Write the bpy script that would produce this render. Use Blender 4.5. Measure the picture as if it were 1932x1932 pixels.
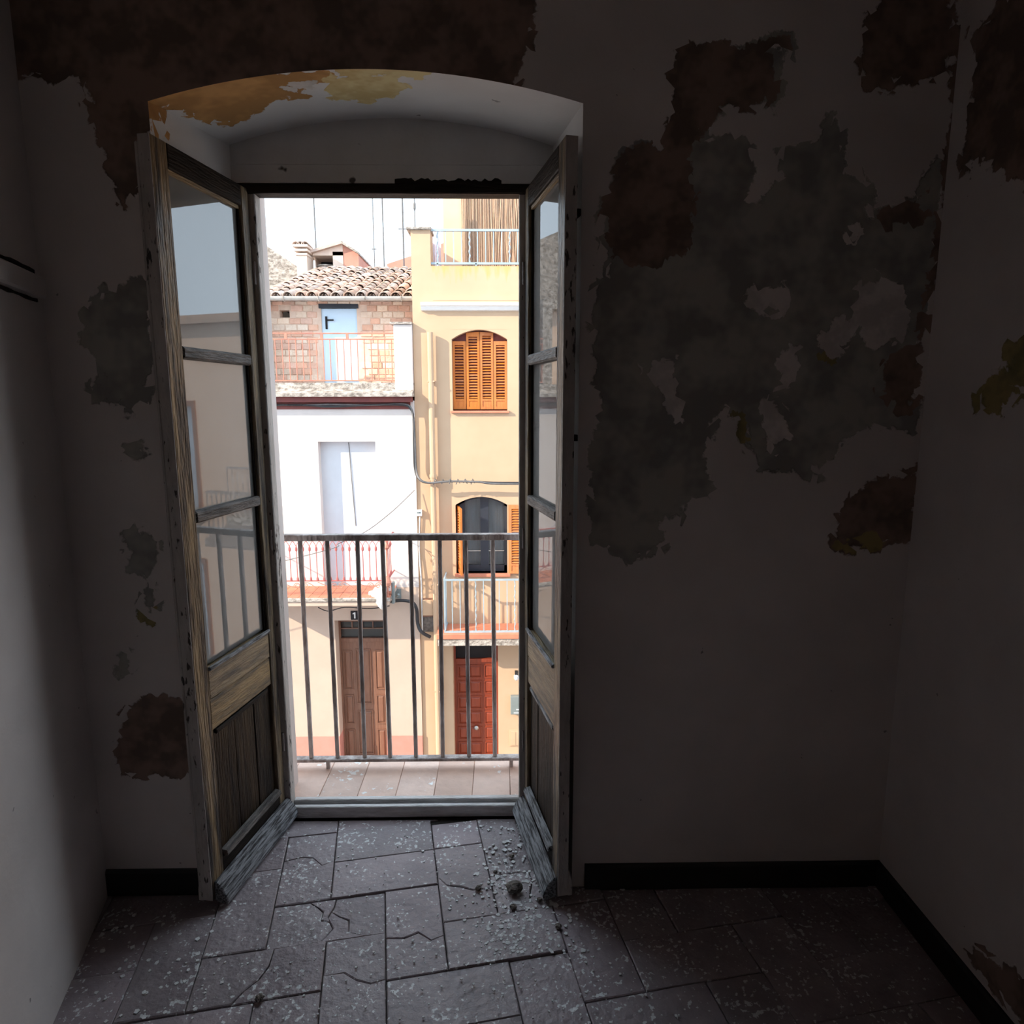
import bpy, bmesh, math, random
import numpy as np
from mathutils import Vector, Matrix
random.seed(7)
for o in list(bpy.data.objects): bpy.data.objects.remove(o)
SC = bpy.context.scene
COL = SC.collection

# ------------------------------------------------------------------ camera
F, PITCH, ROLL, YAW = 1248.94, .1623, -.0015, .0149
CAM = np.array([.4123, -2.5582, 1.7252])
cp, sp, cy, sy, cr, sr = math.cos(PITCH), math.sin(PITCH), math.cos(YAW), math.sin(YAW), math.cos(ROLL), math.sin(ROLL)
fw = Vector((sy*cp, cy*cp, -sp)); r0 = Vector((cy, -sy, 0)); u0 = Vector((sy*sp, cy*sp, cp))
rt = r0*cr + u0*sr; up = u0*cr - r0*sr
cam_d = bpy.data.cameras.new('camera'); cam = bpy.data.objects.new('camera', cam_d); COL.objects.link(cam)
cam.matrix_world = Matrix(((rt.x, up.x, -fw.x, CAM[0]), (rt.y, up.y, -fw.y, CAM[1]), (rt.z, up.z, -fw.z, CAM[2]), (0, 0, 0, 1)))
cam_d.sensor_fit = 'HORIZONTAL'; cam_d.sensor_width = 36; cam_d.lens = F/1932*36
cam_d.clip_start = .02; cam_d.clip_end = 300
SC.camera = cam

# ------------------------------------------------------------------ sky, sun, exposure
w = bpy.data.worlds.new('sky'); SC.world = w; w.use_nodes = True
bg = w.node_tree.nodes['Background']
bg.inputs['Color'].default_value = (.71, .86, 1.0, 1); bg.inputs['Strength'].default_value = 2.0
sun_d = bpy.data.lights.new('sun', 'SUN'); sun_d.energy = 6.8; sun_d.angle = math.radians(.6); sun_d.color = (1, .86, .67)
sun = bpy.data.objects.new('sun', sun_d); COL.objects.link(sun)
sun.rotation_euler = Vector((2.1, 1.0, -1.2)).to_track_quat('-Z', 'Y').to_euler()
sun.location = (-12, -6, 12)
vs = SC.view_settings
SC.display_settings.display_device = 'sRGB'
vs.view_transform = 'Standard'; vs.look = 'None'; vs.exposure = 0.30; vs.gamma = 1.0; vs.use_curve_mapping = False
SC.cycles.max_bounces = 7; SC.cycles.diffuse_bounces = 4; SC.cycles.glossy_bounces = 3; SC.cycles.transparent_max_bounces = 10
SC.cycles.sample_clamp_indirect = 6; SC.cycles.adaptive_threshold = .08; SC.cycles.adaptive_min_samples = 16

# ------------------------------------------------------------------ pixel -> place helpers (photo measured on real planes)
def ray(px, py):
    dx, dy = px-966, py-966
    x = (cr*dx+sr*dy)/F; u = -(-sr*dx+cr*dy)/F
    yy = cp+sp*u; z = -sp+cp*u
    return np.array([cy*x+sy*yy, -sy*x+cy*yy, z])
def onY(px, py, Y):
    r = ray(px, py); p = CAM+(Y-CAM[1])/r[1]*r
    return float(p[0]), float(p[2])
def onX(px, py, X):
    r = ray(px, py); p = CAM+(X-CAM[0])/r[0]*r
    return float(p[1]), float(p[2])
def onZ(px, py, Z=0):
    r = ray(px, py); p = CAM+(Z-CAM[2])/r[2]*r
    return float(p[0]), float(p[1])
def zY(py, Y, px=760): return onY(px, py, Y)[1]
def xY(px, Y, py=900): return onY(px, py, Y)[0]

# ------------------------------------------------------------------ materials
MATS = {}
def mat(name, c1, c2=None, scale=6, rough=.75, bump=0., stretch=(1, 1, 1), metal=0, rnd=0, lo=.35, hi=.65, spec=.5, fine=0, coord='Object', specks=None):
    if name in MATS: return MATS[name]
    m = bpy.data.materials.new(name); m.use_nodes = True; MATS[name] = m
    nt = m.node_tree; N = nt.nodes; L = nt.links; b = N['Principled BSDF']
    b.inputs['Roughness'].default_value = rough; b.inputs['Metallic'].default_value = metal
    b.inputs['Specular IOR Level'].default_value = spec
    c2 = c2 or tuple(v*.85 for v in c1)
    tc = N.new('ShaderNodeTexCoord'); mp = N.new('ShaderNodeMapping'); mp.inputs['Scale'].default_value = stretch
    L.new(tc.outputs[coord], mp.inputs['Vector'])
    vec = mp.outputs['Vector']
    if rnd:
        oi = N.new('ShaderNodeObjectInfo'); ad = N.new('ShaderNodeVectorMath'); ad.operation = 'ADD'
        sc = N.new('ShaderNodeVectorMath'); sc.operation = 'SCALE'; sc.inputs['Scale'].default_value = 40
        cb = N.new('ShaderNodeCombineXYZ')
        for k in range(3): L.new(oi.outputs['Random'], cb.inputs[k])
        L.new(cb.outputs[0], sc.inputs[0]); L.new(vec, ad.inputs[0]); L.new(sc.outputs[0], ad.inputs[1]); vec = ad.outputs[0]
    nz = N.new('ShaderNodeTexNoise'); nz.inputs['Scale'].default_value = scale; nz.inputs['Detail'].default_value = 3; nz.inputs['Roughness'].default_value = .62
    L.new(vec, nz.inputs['Vector'])
    rp = N.new('ShaderNodeMapRange'); rp.inputs['From Min'].default_value = lo; rp.inputs['From Max'].default_value = hi
    L.new(nz.outputs['Fac'], rp.inputs['Value'])
    mx = N.new('ShaderNodeMix'); mx.data_type = 'RGBA'
    mx.inputs['A'].default_value = (*c1, 1); mx.inputs['B'].default_value = (*c2, 1)
    L.new(rp.outputs['Result'], mx.inputs['Factor'])
    out = mx.outputs['Result']
    if specks:
        # (colour, scale, density, patchiness)
        col, ss, dens = specks
        vo = N.new('ShaderNodeTexNoise'); vo.inputs['Scale'].default_value = ss; vo.inputs['Detail'].default_value = 3; L.new(vec, vo.inputs['Vector'])
        lf = N.new('ShaderNodeTexNoise'); lf.inputs['Scale'].default_value = ss*.12; L.new(vec, lf.inputs['Vector'])
        am = N.new('ShaderNodeMath'); am.operation = 'MULTIPLY_ADD'; am.inputs[1].default_value = .45
        L.new(lf.outputs['Fac'], am.inputs[0]); L.new(vo.outputs['Fac'], am.inputs[2])
        mr = N.new('ShaderNodeMapRange'); mr.inputs['From Min'].default_value = dens; mr.inputs['From Max'].default_value = dens+.05
        L.new(am.outputs[0], mr.inputs['Value'])
        m3 = N.new('ShaderNodeMix'); m3.data_type = 'RGBA'; m3.inputs['B'].default_value = (*col, 1)
        L.new(out, m3.inputs['A']); L.new(mr.outputs['Result'], m3.inputs['Factor']); out = m3.outputs['Result']
    if rnd:
        hs = N.new('ShaderNodeHueSaturation')
        m2 = N.new('ShaderNodeMapRange'); m2.inputs['To Min'].default_value = 1-rnd; m2.inputs['To Max'].default_value = 1+rnd
        L.new(oi.outputs['Random'], m2.inputs['Value']); L.new(m2.outputs['Result'], hs.inputs['Value'])
        wn = N.new('ShaderNodeTexWhiteNoise'); wn.noise_dimensions = '1D'; L.new(oi.outputs['Random'], wn.inputs['W'])
        m4 = N.new('ShaderNodeMapRange'); m4.inputs['To Min'].default_value = 1-rnd*1.4; m4.inputs['To Max'].default_value = 1+rnd*.4
        L.new(wn.outputs['Value'], m4.inputs['Value']); L.new(m4.outputs['Result'], hs.inputs['Saturation'])
        L.new(out, hs.inputs['Color']); out = hs.outputs['Color']
    L.new(out, b.inputs['Base Color'])
    if bump:
        bp = N.new('ShaderNodeBump'); bp.inputs['Strength'].default_value = bump; bp.inputs['Distance'].default_value = .02
        n2 = N.new('ShaderNodeTexNoise'); n2.inputs['Scale'].default_value = fine or scale*4; n2.inputs['Detail'].default_value = 3
        L.new(vec, n2.inputs['Vector']); L.new(n2.outputs['Fac'], bp.inputs['Height']); L.new(bp.outputs['Normal'], b.inputs['Normal'])
    return m

def glass_mat(name, dust=.12, tint=(.92, .95, .95), rough=.02, dustcol=(.86, .84, .82), ior=1.5):
    m = bpy.data.materials.new(name); m.use_nodes = True; nt = m.node_tree; N = nt.nodes; L = nt.links
    N.remove(N['Principled BSDF']); out = N['Material Output']
    tr = N.new('ShaderNodeBsdfTransparent'); tr.inputs['Color'].default_value = (*tint, 1)
    gl = N.new('ShaderNodeBsdfGlossy'); gl.inputs['Roughness'].default_value = rough
    fr = N.new('ShaderNodeFresnel'); fr.inputs['IOR'].default_value = ior
    m1 = N.new('ShaderNodeMixShader'); L.new(fr.outputs[0], m1.inputs['Fac']); L.new(tr.outputs[0], m1.inputs[1]); L.new(gl.outputs[0], m1.inputs[2])
    df = N.new('ShaderNodeBsdfDiffuse'); df.inputs['Color'].default_value = (*dustcol, 1)
    tl = N.new('ShaderNodeBsdfTranslucent'); tl.inputs['Color'].default_value = (*dustcol, 1)
    ms = N.new('ShaderNodeMixShader'); ms.inputs['Fac'].default_value = .5; L.new(df.outputs[0], ms.inputs[1]); L.new(tl.outputs[0], ms.inputs[2])
    tc = N.new('ShaderNodeTexCoord'); nz = N.new('ShaderNodeTexNoise'); nz.inputs['Scale'].default_value = 2; nz.inputs['Detail'].default_value = 2
    L.new(tc.outputs['Object'], nz.inputs['Vector'])
    mr = N.new('ShaderNodeMapRange'); mr.inputs['To Min'].default_value = dust*.8; mr.inputs['To Max'].default_value = dust*1.2
    L.new(nz.outputs['Fac'], mr.inputs['Value'])
    m2 = N.new('ShaderNodeMixShader'); L.new(mr.outputs[0], m2.inputs['Fac']); L.new(m1.outputs[0], m2.inputs[1]); L.new(ms.outputs[0], m2.inputs[2])
    L.new(m2.outputs[0], out.inputs['Surface'])
    return m

def peel_mat(name, paint, layers, disp=.6):
    """plaster with missing coats: each layer = (attribute holding distance to its outline, colour a, colour b)"""
    m = bpy.data.materials.new(name); m.use_nodes = True; nt = m.node_tree; N = nt.nodes; L = nt.links; b = N['Principled BSDF']
    b.inputs['Roughness'].default_value = .9; b.inputs['Specular IOR Level'].default_value = .2
    tc = N.new('ShaderNodeTexCoord')
    def noise(s, d=5, r=.6):
        n = N.new('ShaderNodeTexNoise'); n.inputs['Scale'].default_value = s; n.inputs['Detail'].default_value = min(d, 3); n.inputs['Roughness'].default_value = r
        L.new(tc.outputs['Object'], n.inputs['Vector']); return n.outputs['Fac']
    def mix(f, a, bb):
        x = N.new('ShaderNodeMix'); x.data_type = 'RGBA'
        if isinstance(f, float): x.inputs['Factor'].default_value = f
        else: L.new(f, x.inputs['Factor'])
        for k, v in (('A', a), ('B', bb)):
            if isinstance(v, tuple): x.inputs[k].default_value = (*v, 1)
            else: L.new(v, x.inputs[k])
        return x.outputs['Result']
    def rng(v, a, c, ta=0, tb=1):
        r = N.new('ShaderNodeMapRange'); r.inputs['From Min'].default_value = a; r.inputs['From Max'].default_value = c
        r.inputs['To Min'].default_value = ta; r.inputs['To Max'].default_value = tb; L.new(v, r.inputs['Value']); return r.outputs['Result']
    def math_(op, a, c):
        x = N.new('ShaderNodeMath'); x.operation = op
        for i, v in enumerate((a, c)):
            if isinstance(v, (int, float)): x.inputs[i].default_value = v
            else: L.new(v, x.inputs[i])
        return x.outputs[0]
    big, mid, fine = noise(2.2), noise(14, 6, .65), noise(60, 4)
    pc = tuple(v*.86 for v in paint)
    col = mix(rng(big, .35, .65), paint, pc)
    # small chips anywhere
    chip = rng(mid, .725, .735)
    col = mix(chip, col, tuple(v*.45 for v in paint))
    edge = math_('ADD', rng(mid, 0, 1, -.028, .028), rng(fine, 0, 1, -.012, .012))
    vo = N.new('ShaderNodeTexVoronoi'); vo.inputs['Scale'].default_value = 22; L.new(tc.outputs['Object'], vo.inputs['Vector'])
    vc = N.new('ShaderNodeSeparateColor'); L.new(vo.outputs['Color'], vc.inputs[0])
    edge = math_('ADD', edge, rng(vc.outputs[0], 0, 1, -.02, .02))
    height = None
    for i, (attr, ca, cb2) in enumerate(layers):
        at = N.new('ShaderNodeAttribute'); at.attribute_name = attr
        d = math_('ADD', at.outputs['Fac'], edge)
        f = rng(d, -.002, .002, 1, 0)
        tone = mix(rng(noise(5+i*2, 7, .72), .42, .58), ca, cb2)
        col = mix(f, col, tone)
        h = rng(d, -.006, .004, 0, 1)
        height = h if height is None else math_('MULTIPLY', height, h) if attr != 'sdW' else math_('MAXIMUM', height, f)
    L.new(col, b.inputs['Base Color'])
    hh = math_('ADD', math_('MULTIPLY', height, 1.0) if height is not None else 0, math_('MULTIPLY', fine, .12))
    hh = math_('ADD', hh, math_('MULTIPLY', mid, .35))
    bp = N.new('ShaderNodeBump'); bp.inputs['Strength'].default_value = disp; bp.inputs['Distance'].default_value = .006
    L.new(hh, bp.inputs['Height']); L.new(bp.outputs['Normal'], b.inputs['Normal'])
    return m

# ------------------------------------------------------------------ mesh helpers
class MB:
    def __init__(s): s.v = []; s.f = []; s.mi = []
    def add(s, vs, fs, mi=0):
        k = len(s.v); s.v += [tuple(p) for p in vs]; s.f += [tuple(i+k for i in f) for f in fs]; s.mi += [mi]*len(fs); return s
    def box(s, x0, x1, y0, y1, z0, z1, mi=0):
        v = [(x0, y0, z0), (x1, y0, z0), (x1, y1, z0), (x0, y1, z0), (x0, y0, z1), (x1, y0, z1), (x1, y1, z1), (x0, y1, z1)]
        return s.add(v, [(0, 3, 2, 1), (4, 5, 6, 7), (0, 1, 5, 4), (1, 2, 6, 5), (2, 3, 7, 6), (3, 0, 4, 7)], mi)
    def prism(s, poly, axis, a, b, mi=0):
        """poly: 2-D outline; axis 'x','y','z' extruded from a to b"""
        n = len(poly)
        def P(p, t): return {'x': (t, p[0], p[1]), 'y': (p[0], t, p[1]), 'z': (p[0], p[1], t)}[axis]
        v = [P(p, a) for p in poly]+[P(p, b) for p in poly]
        f = [tuple(range(n)), tuple(range(2*n-1, n-1, -1))]+[(i, n+i, n+(i+1) % n, (i+1) % n) for i in range(n)]
        return s.add(v, f, mi)
    def tube(s, pts, r, n=8, mi=0, caps=True):
        pts = [Vector(p) for p in pts]; rs = r if isinstance(r, (list, tuple)) else [r]*len(pts)
        v = []; f = []; prev = None
        for i, p in enumerate(pts):
            d = (pts[min(i+1, len(pts)-1)]-pts[max(i-1, 0)]).normalized()
            a = Vector((0, 0, 1)) if abs(d.z) < .9 else Vector((1, 0, 0))
            if prev is not None: a = prev
            x = a-d*a.dot(d)
            if x.length < 1e-5: x = d.orthogonal()
            x.normalize(); y = d.cross(x); prev = x
            for k in range(n):
                t = 2*math.pi*k/n; v.append(p+x*(math.cos(t)*rs[i])+y*(math.sin(t)*rs[i]))
        for i in range(len(pts)-1):
            for k in range(n):
                f.append((i*n+k, i*n+(k+1) % n, (i+1)*n+(k+1) % n, (i+1)*n+k))
        if caps: f += [tuple(range(n-1, -1, -1)), tuple(range((len(pts)-1)*n, len(pts)*n))]
        return s.add(v, f, mi)
    def lathe(s, prof, n=12, c=(0, 0, 0), mi=0):
        v = []; f = []
        for r, z in prof:
            for k in range(n):
                t = 2*math.pi*k/n; v.append((c[0]+r*math.cos(t), c[1]+r*math.sin(t), c[2]+z))
        for i in range(len(prof)-1):
            for k in range(n): f.append((i*n+k, i*n+(k+1) % n, (i+1)*n+(k+1) % n, (i+1)*n+k))
        f += [tuple(range(n-1, -1, -1)), tuple(range((len(prof)-1)*n, len(prof)*n))]
        return s.add(v, f, mi)
    def mesh(s, name, bevel=0, smooth=False):
        me = bpy.data.meshes.new(name); me.from_pydata(s.v, [], s.f); me.update()
        if any(s.mi): me.polygons.foreach_set('material_index', s.mi)
        bm = bmesh.new(); bm.from_mesh(me)
        if bevel: bmesh.ops.bevel(bm, geom=[e for e in bm.edges if e.is_manifold], offset=bevel, segments=1, affect='EDGES', clamp_overlap=True)
        bmesh.ops.recalc_face_normals(bm, faces=bm.faces); bm.to_mesh(me); bm.free()
        if smooth: me.polygons.foreach_set('use_smooth', [True]*len(me.polygons))
        return me
    def obj(s, name, m, parent=None, bevel=0, smooth=False, loc=(0, 0, 0), rot=(0, 0, 0)):
        return link(name, s.mesh(name, bevel, smooth), m, parent, loc, rot)
def link(name, me, m=None, parent=None, loc=(0, 0, 0), rot=(0, 0, 0)):
    if m is not None and len(me.materials) == 0:
        for q in (m if isinstance(m, (list, tuple)) else [m]): me.materials.append(q)
    o = bpy.data.objects.new(name, me); COL.objects.link(o); o.location = loc; o.rotation_euler = rot
    if parent is not None:
        o.parent = parent
    return o
def tag(o, label=None, cat=None, group=None, kind=None):
    if label: o['label'] = label
    if cat: o['category'] = cat
    if group: o['group'] = group
    if kind: o['kind'] = kind
    return o
def empty(name, loc=(0, 0, 0), rotz=0):
    o = bpy.data.objects.new(name, None); COL.objects.link(o); o.location = loc; o.rotation_euler = (0, 0, rotz); o.empty_display_size = .1
    return o
def copyo(o, parent=None, loc=None, rot=None):
    c = o.copy(); COL.objects.link(c); c.parent = parent
    if loc is not None: c.location = loc
    if rot is not None: c.rotation_euler = rot
    return c
def struct(o, label=None, cat=None): o['kind'] = 'structure'; return tag(o, label, cat)
def wall_cells(mb, x0, x1, z0, z1, y0, y1, holes, mi=0):
    xs = sorted({x0, x1, *[v for h in holes for v in h[:2] if x0 < v < x1]}); zs = sorted({z0, z1, *[v for h in holes for v in h[2:4] if z0 < v < z1]})
    for zi in range(len(zs)-1):
        run = None
        for xi in range(len(xs)-1):
            cx, cz = (xs[xi]+xs[xi+1])/2, (zs[zi]+zs[zi+1])/2
            hole = any(h[0] < cx < h[1] and h[2] < cz < h[3] for h in holes)
            if not hole: run = xs[xi] if run is None else run
            if run is not None and (hole or xi == len(xs)-2):
                mb.box(run, xs[xi] if hole else xs[xi+1], y0, y1, zs[zi], zs[zi+1], mi); run = None
    return mb

# signed distance from points (n,2) to polygon
def sdf(P, poly):
    P = np.asarray(P, float); V = np.asarray(poly, float); d = np.full(len(P), 1e9); inside = np.zeros(len(P), bool)
    for i in range(len(V)):
        a, b = V[i-1], V[i]; e = b-a; w_ = P-a; t = np.clip((w_@e)/max(e@e, 1e-12), 0, 1); d = np.minimum(d, np.hypot(*(w_-t[:, None]*e).T))
        with np.errstate(divide='ignore', invalid='ignore'):
            c = ((a[1] > P[:, 1]) != (b[1] > P[:, 1])) & (P[:, 0] < (b[0]-a[0])*(P[:, 1]-a[1])/(b[1]-a[1])+a[0])
        inside ^= c
    return np.where(inside, -d, d)
def put_sdf(me, pts2, layers):
    for name, polys in layers.items():
        d = np.full(len(pts2), .3)
        for p in polys: d = np.minimum(d, sdf(pts2, p))
        a = me.attributes.new(name, 'FLOAT', 'POINT'); a.data.foreach_set('value', np.clip(d, -.3, .3).astype(np.float32))

# ================================================================== MATERIAL LIBRARY
PAINT = (.80, .745, .72)
GREY = ((.47, .46, .41), (.30, .295, .275)); BROWN = ((.34, .24, .195), (.19, .14, .115)); OLIVE = ((.42, .34, .15), (.26, .23, .11))
m_front = peel_mat('peeling_wall', PAINT, [('sdG', *GREY), ('sdB', *BROWN), ('sdO', *OLIVE), ('sdW', PAINT, tuple(v*.8 for v in PAINT))])
m_soffit = peel_mat('peeling_soffit', (.84, .83, .83), [('sdO', (.66, .37, .15), (.46, .25, .10)), ('sdY', (.80, .68, .38), (.68, .52, .25)), ('sdW', (.74, .71, .69), (.62, .6, .58))])
m_plain = mat('dull_plaster', PAINT, tuple(v*.8 for v in PAINT), 2.5, .9, .25, fine=18, spec=.2)
m_ceil = mat('ceiling_plaster', (.74, .70, .67), (.64, .6, .57), 2, .95, .2, spec=.2)
m_base = mat('black_skirting_paint', (.012, .012, .013), (.02, .02, .02), 8, .6)
m_tile = mat('worn_terracotta', (.36, .295, .31), (.26, .21, .225), 7, .48, .35, rnd=.14, fine=40, specks=((.72, .73, .74), 70, .845))
m_grout = mat('dark_grout', (.06, .052, .047), (.035, .03, .028), 20, .95, .4)
m_btile = mat('balcony_terracotta', (.80, .56, .45), (.68, .47, .38), 6, .55, .3, rnd=.1, specks=((.9, .88, .86), 40, .90))
m_wood = mat('weathered_wood', (.33, .23, .125), (.03, .023, .019), 4, .38, .5, stretch=(7, 7, .7), rnd=.12, lo=.34, hi=.62, spec=.4)
m_woodh = mat('weathered_wood_crosswise', (.36, .235, .105), (.07, .05, .032), 5, .5, .5, stretch=(1.0, 9, 9), rnd=.12, lo=.40, hi=.72)
m_munt = mat('worn_muntin_wood', (.20, .175, .16), (.03, .026, .024), 6, .5, .5, stretch=(1.2, 9, 9), rnd=.1, spec=.3)
m_wdark = mat('blackened_wood', (.016, .013, .012), (.035, .027, .022), 5, .5, .3, stretch=(1, 9, 9), rnd=.1, spec=.06)
m_wpanel = mat('dark_panel_wood', (.055, .036, .021), (.014, .011, .010), 4, .55, .4, stretch=(9, 9, .7), rnd=.1, spec=.15)
m_wgrey = mat('grey_painted_wood', (.52, .485, .455), (.38, .35, .325), 6, .7, .3, stretch=(3, 3, 1), specks=((.05, .04, .035), 22, .86))
m_drip = mat('bleached_drip_wood', (.56, .58, .62), (.05, .05, .056), 7, .5, .8, stretch=(1.8, 22, 22), lo=.40, hi=.60)
m_lintel = mat('frame_paint', (.74, .73, .73), (.64, .63, .62), 4, .8, .2, specks=((.06, .05, .045), 12, .93))
m_thr = mat('threshold_wood', (.82, .80, .80), (.56, .54, .53), 8, .45, .4, stretch=(1, 6, 6))
m_iron = mat('rusty_railing_paint', (.50, .46, .45), (.24, .195, .18), 14, .4, .5, stretch=(1, 1, .4), metal=0, lo=.4, hi=.6)
m_extw = mat('exterior_render', (.78, .69, .65), (.72, .63, .59), 3, .9, .2, spec=.2)
m_white = mat('white_render', (.69, .62, .59), (.64, .57, .54), 2.5, .9, 0, spec=.2, fine=10)
m_pink = mat('pale_pink_render', (.575, .44, .36), (.54, .41, .335), 2.5, .9, 0, spec=.2, fine=12)
m_dado = mat('rose_dado_paint', (.60, .265, .215), (.55, .24, .19), 4, .8, 0)
m_yellow = mat('yellow_render', (.555, .385, .26), (.525, .36, .24), 1.6, .9, 0, spec=.2, fine=30)
m_redtile = mat('red_balcony_tile', (.60, .22, .13), (.50, .18, .11), 6, .6, .1)
m_conc = mat('stained_concrete', (.56, .50, .45), (.20, .17, .145), 11, .95, .6, stretch=(1, 1, 1.6))
m_brick = mat('pale_hollow_brick', (.80, .50, .37), (.72, .43, .31), 9, .9, .4, rnd=.13)
m_brickl = mat('cream_brick', (.86, .69, .54), (.78, .58, .44), 9, .9, .4, rnd=.1)
m_mortar = mat('brick_mortar', (.80, .62, .50), (.70, .52, .41), 9, .95, 0)
m_rtile = mat('old_roof_tile', (.62, .41, .32), (.46, .36, .30), 7, .9, .4, rnd=.3, lo=.3, hi=.7)
m_deck = mat('roof_pan_tile', (.42, .30, .24), (.28, .22, .19), 6, .95, 0)
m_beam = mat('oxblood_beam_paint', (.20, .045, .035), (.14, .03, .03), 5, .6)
m_rust = mat('rust_red_iron', (.56, .24, .16), (.46, .17, .13), 8, .7)
m_crimson = mat('crimson_iron', (.50, .14, .13), (.42, .11, .10), 8, .6)
m_bluedoor = mat('pale_blue_metal', (.62, .78, .93), (.58, .75, .91), 2, .35)
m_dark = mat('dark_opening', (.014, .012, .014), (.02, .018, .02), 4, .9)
m_blind = mat('white_blind_slats', (.60, .61, .65), (.56, .57, .61), 3, .5)
m_bdoor = mat('brown_door_wood', (.23, .115, .075), (.19, .09, .06), 5, .5, .15, stretch=(6, 6, .8))
m_rdoor = mat('red_varnished_door', (.27, .05, .022), (.21, .038, .017), 4, .4, .1, stretch=(6, 6, .8))
m_shut = mat('orange_varnished_shutter', (.60, .19, .035), (.50, .145, .03), 4, .45, .1, stretch=(6, 6, .8), rnd=.06)
m_bluefr = mat('dark_blue_frame', (.022, .028, .04), (.03, .035, .05), 3, .4)
m_ltblue = mat('pale_blue_iron', (.37, .45, .50), (.30, .38, .43), 5, .5)
m_cable = mat('black_cable', (.018, .018, .022), (.03, .03, .035), 9, .5)
m_cableg = mat('grey_cable', (.16, .15, .15), (.10, .10, .10), 9, .6)
m_zinc = mat('grey_gutter', (.58, .54, .49), (.46, .42, .38), 7, .6)
m_reed = mat('dry_reed', (.56, .40, .28), (.40, .27, .19), 30, .9, .3, stretch=(10, 10, .5))
m_terr = mat('terrace_orange_render', (.72, .50, .34), (.68, .46, .31), 3, .9)
m_asph = mat('street_paving', (.26, .25, .245), (.21, .20, .195), 3, .95, 0)
m_pave = mat('pavement_concrete', (.44, .42, .40), (.37, .355, .34), 4, .95, 0)
m_lampw = mat('white_enamel', (.86, .86, .85), (.8, .8, .8), 3, .3)
m_grey = mat('grey_metal_box', (.22, .25, .25), (.19, .22, .22), 4, .5)
m_silver = mat('dull_silver', (.55, .55, .55), (.45, .45, .45), 9, .35, metal=.8)
m_stone = mat('plaster_rubble', (.20, .17, .15), (.10, .085, .075), 18, .95, .8)
m_flake = mat('white_plaster_flake', (.80, .80, .80), (.66, .66, .66), 14, .9, .3)
m_moss = mat('yellow_moss_stain', (.55, .38, .07), (.42, .33, .12), 12, .95, .3)
m_curt = mat('grey_curtain', (.36, .37, .39), (.30, .31, .33), 3, .9)
m_clay = mat('pink_hut_render', (.78, .64, .54), (.70, .56, .47), 4, .9)
m_clayr = mat('red_hut_render', (.60, .29, .22), (.52, .25, .19), 4, .9)
m_glass = glass_mat('old_dusty_glass', .30, (.93, .95, .95), .012, ior=3.1)
m_win = glass_mat('house_window_glass', .05, (.8, .85, .88), .01)
def stain_mat(zt):
    m = mat('yellow_render_with_moss', (.555, .385, .26), (.525, .36, .24), 1.6, .9, 0, spec=.2, fine=30); nt = m.node_tree; N = nt.nodes; L = nt.links; b = N['Principled BSDF']
    src = b.inputs['Base Color'].links[0].from_socket
    tc = N.new('ShaderNodeTexCoord'); sp_ = N.new('ShaderNodeSeparateXYZ'); L.new(tc.outputs['Object'], sp_.inputs[0])
    mp = N.new('ShaderNodeMapping'); mp.inputs['Scale'].default_value = (9, 1, 1.3); L.new(tc.outputs['Object'], mp.inputs['Vector'])
    nz = N.new('ShaderNodeTexNoise'); nz.inputs['Scale'].default_value = 1.6; nz.inputs['Detail'].default_value = 3; L.new(mp.outputs[0], nz.inputs['Vector'])
    h = N.new('ShaderNodeMapRange'); h.inputs['From Min'].default_value = zt-.42; h.inputs['From Max'].default_value = zt+.06; h.inputs['To Max'].default_value = .62; L.new(sp_.outputs['Z'], h.inputs['Value'])
    ad = N.new('ShaderNodeMath'); ad.operation = 'ADD'; L.new(h.outputs[0], ad.inputs[0]); L.new(nz.outputs['Fac'], ad.inputs[1])
    f = N.new('ShaderNodeMapRange'); f.inputs['From Min'].default_value = .84; f.inputs['From Max'].default_value = 1.08; f.inputs['To Max'].default_value = .8; L.new(ad.outputs[0], f.inputs['Value'])
    mx = N.new('ShaderNodeMix'); mx.data_type = 'RGBA'; L.new(src, mx.inputs['A']); mx.inputs['B'].default_value = (.46, .36, .13, 1); L.new(f.outputs[0], mx.inputs['Factor'])
    L.new(mx.outputs['Result'], b.inputs['Base Color']); return m
m_room = mat('dim_room', (.20, .19, .18), (.16, .15, .14), 3, .9)

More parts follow.
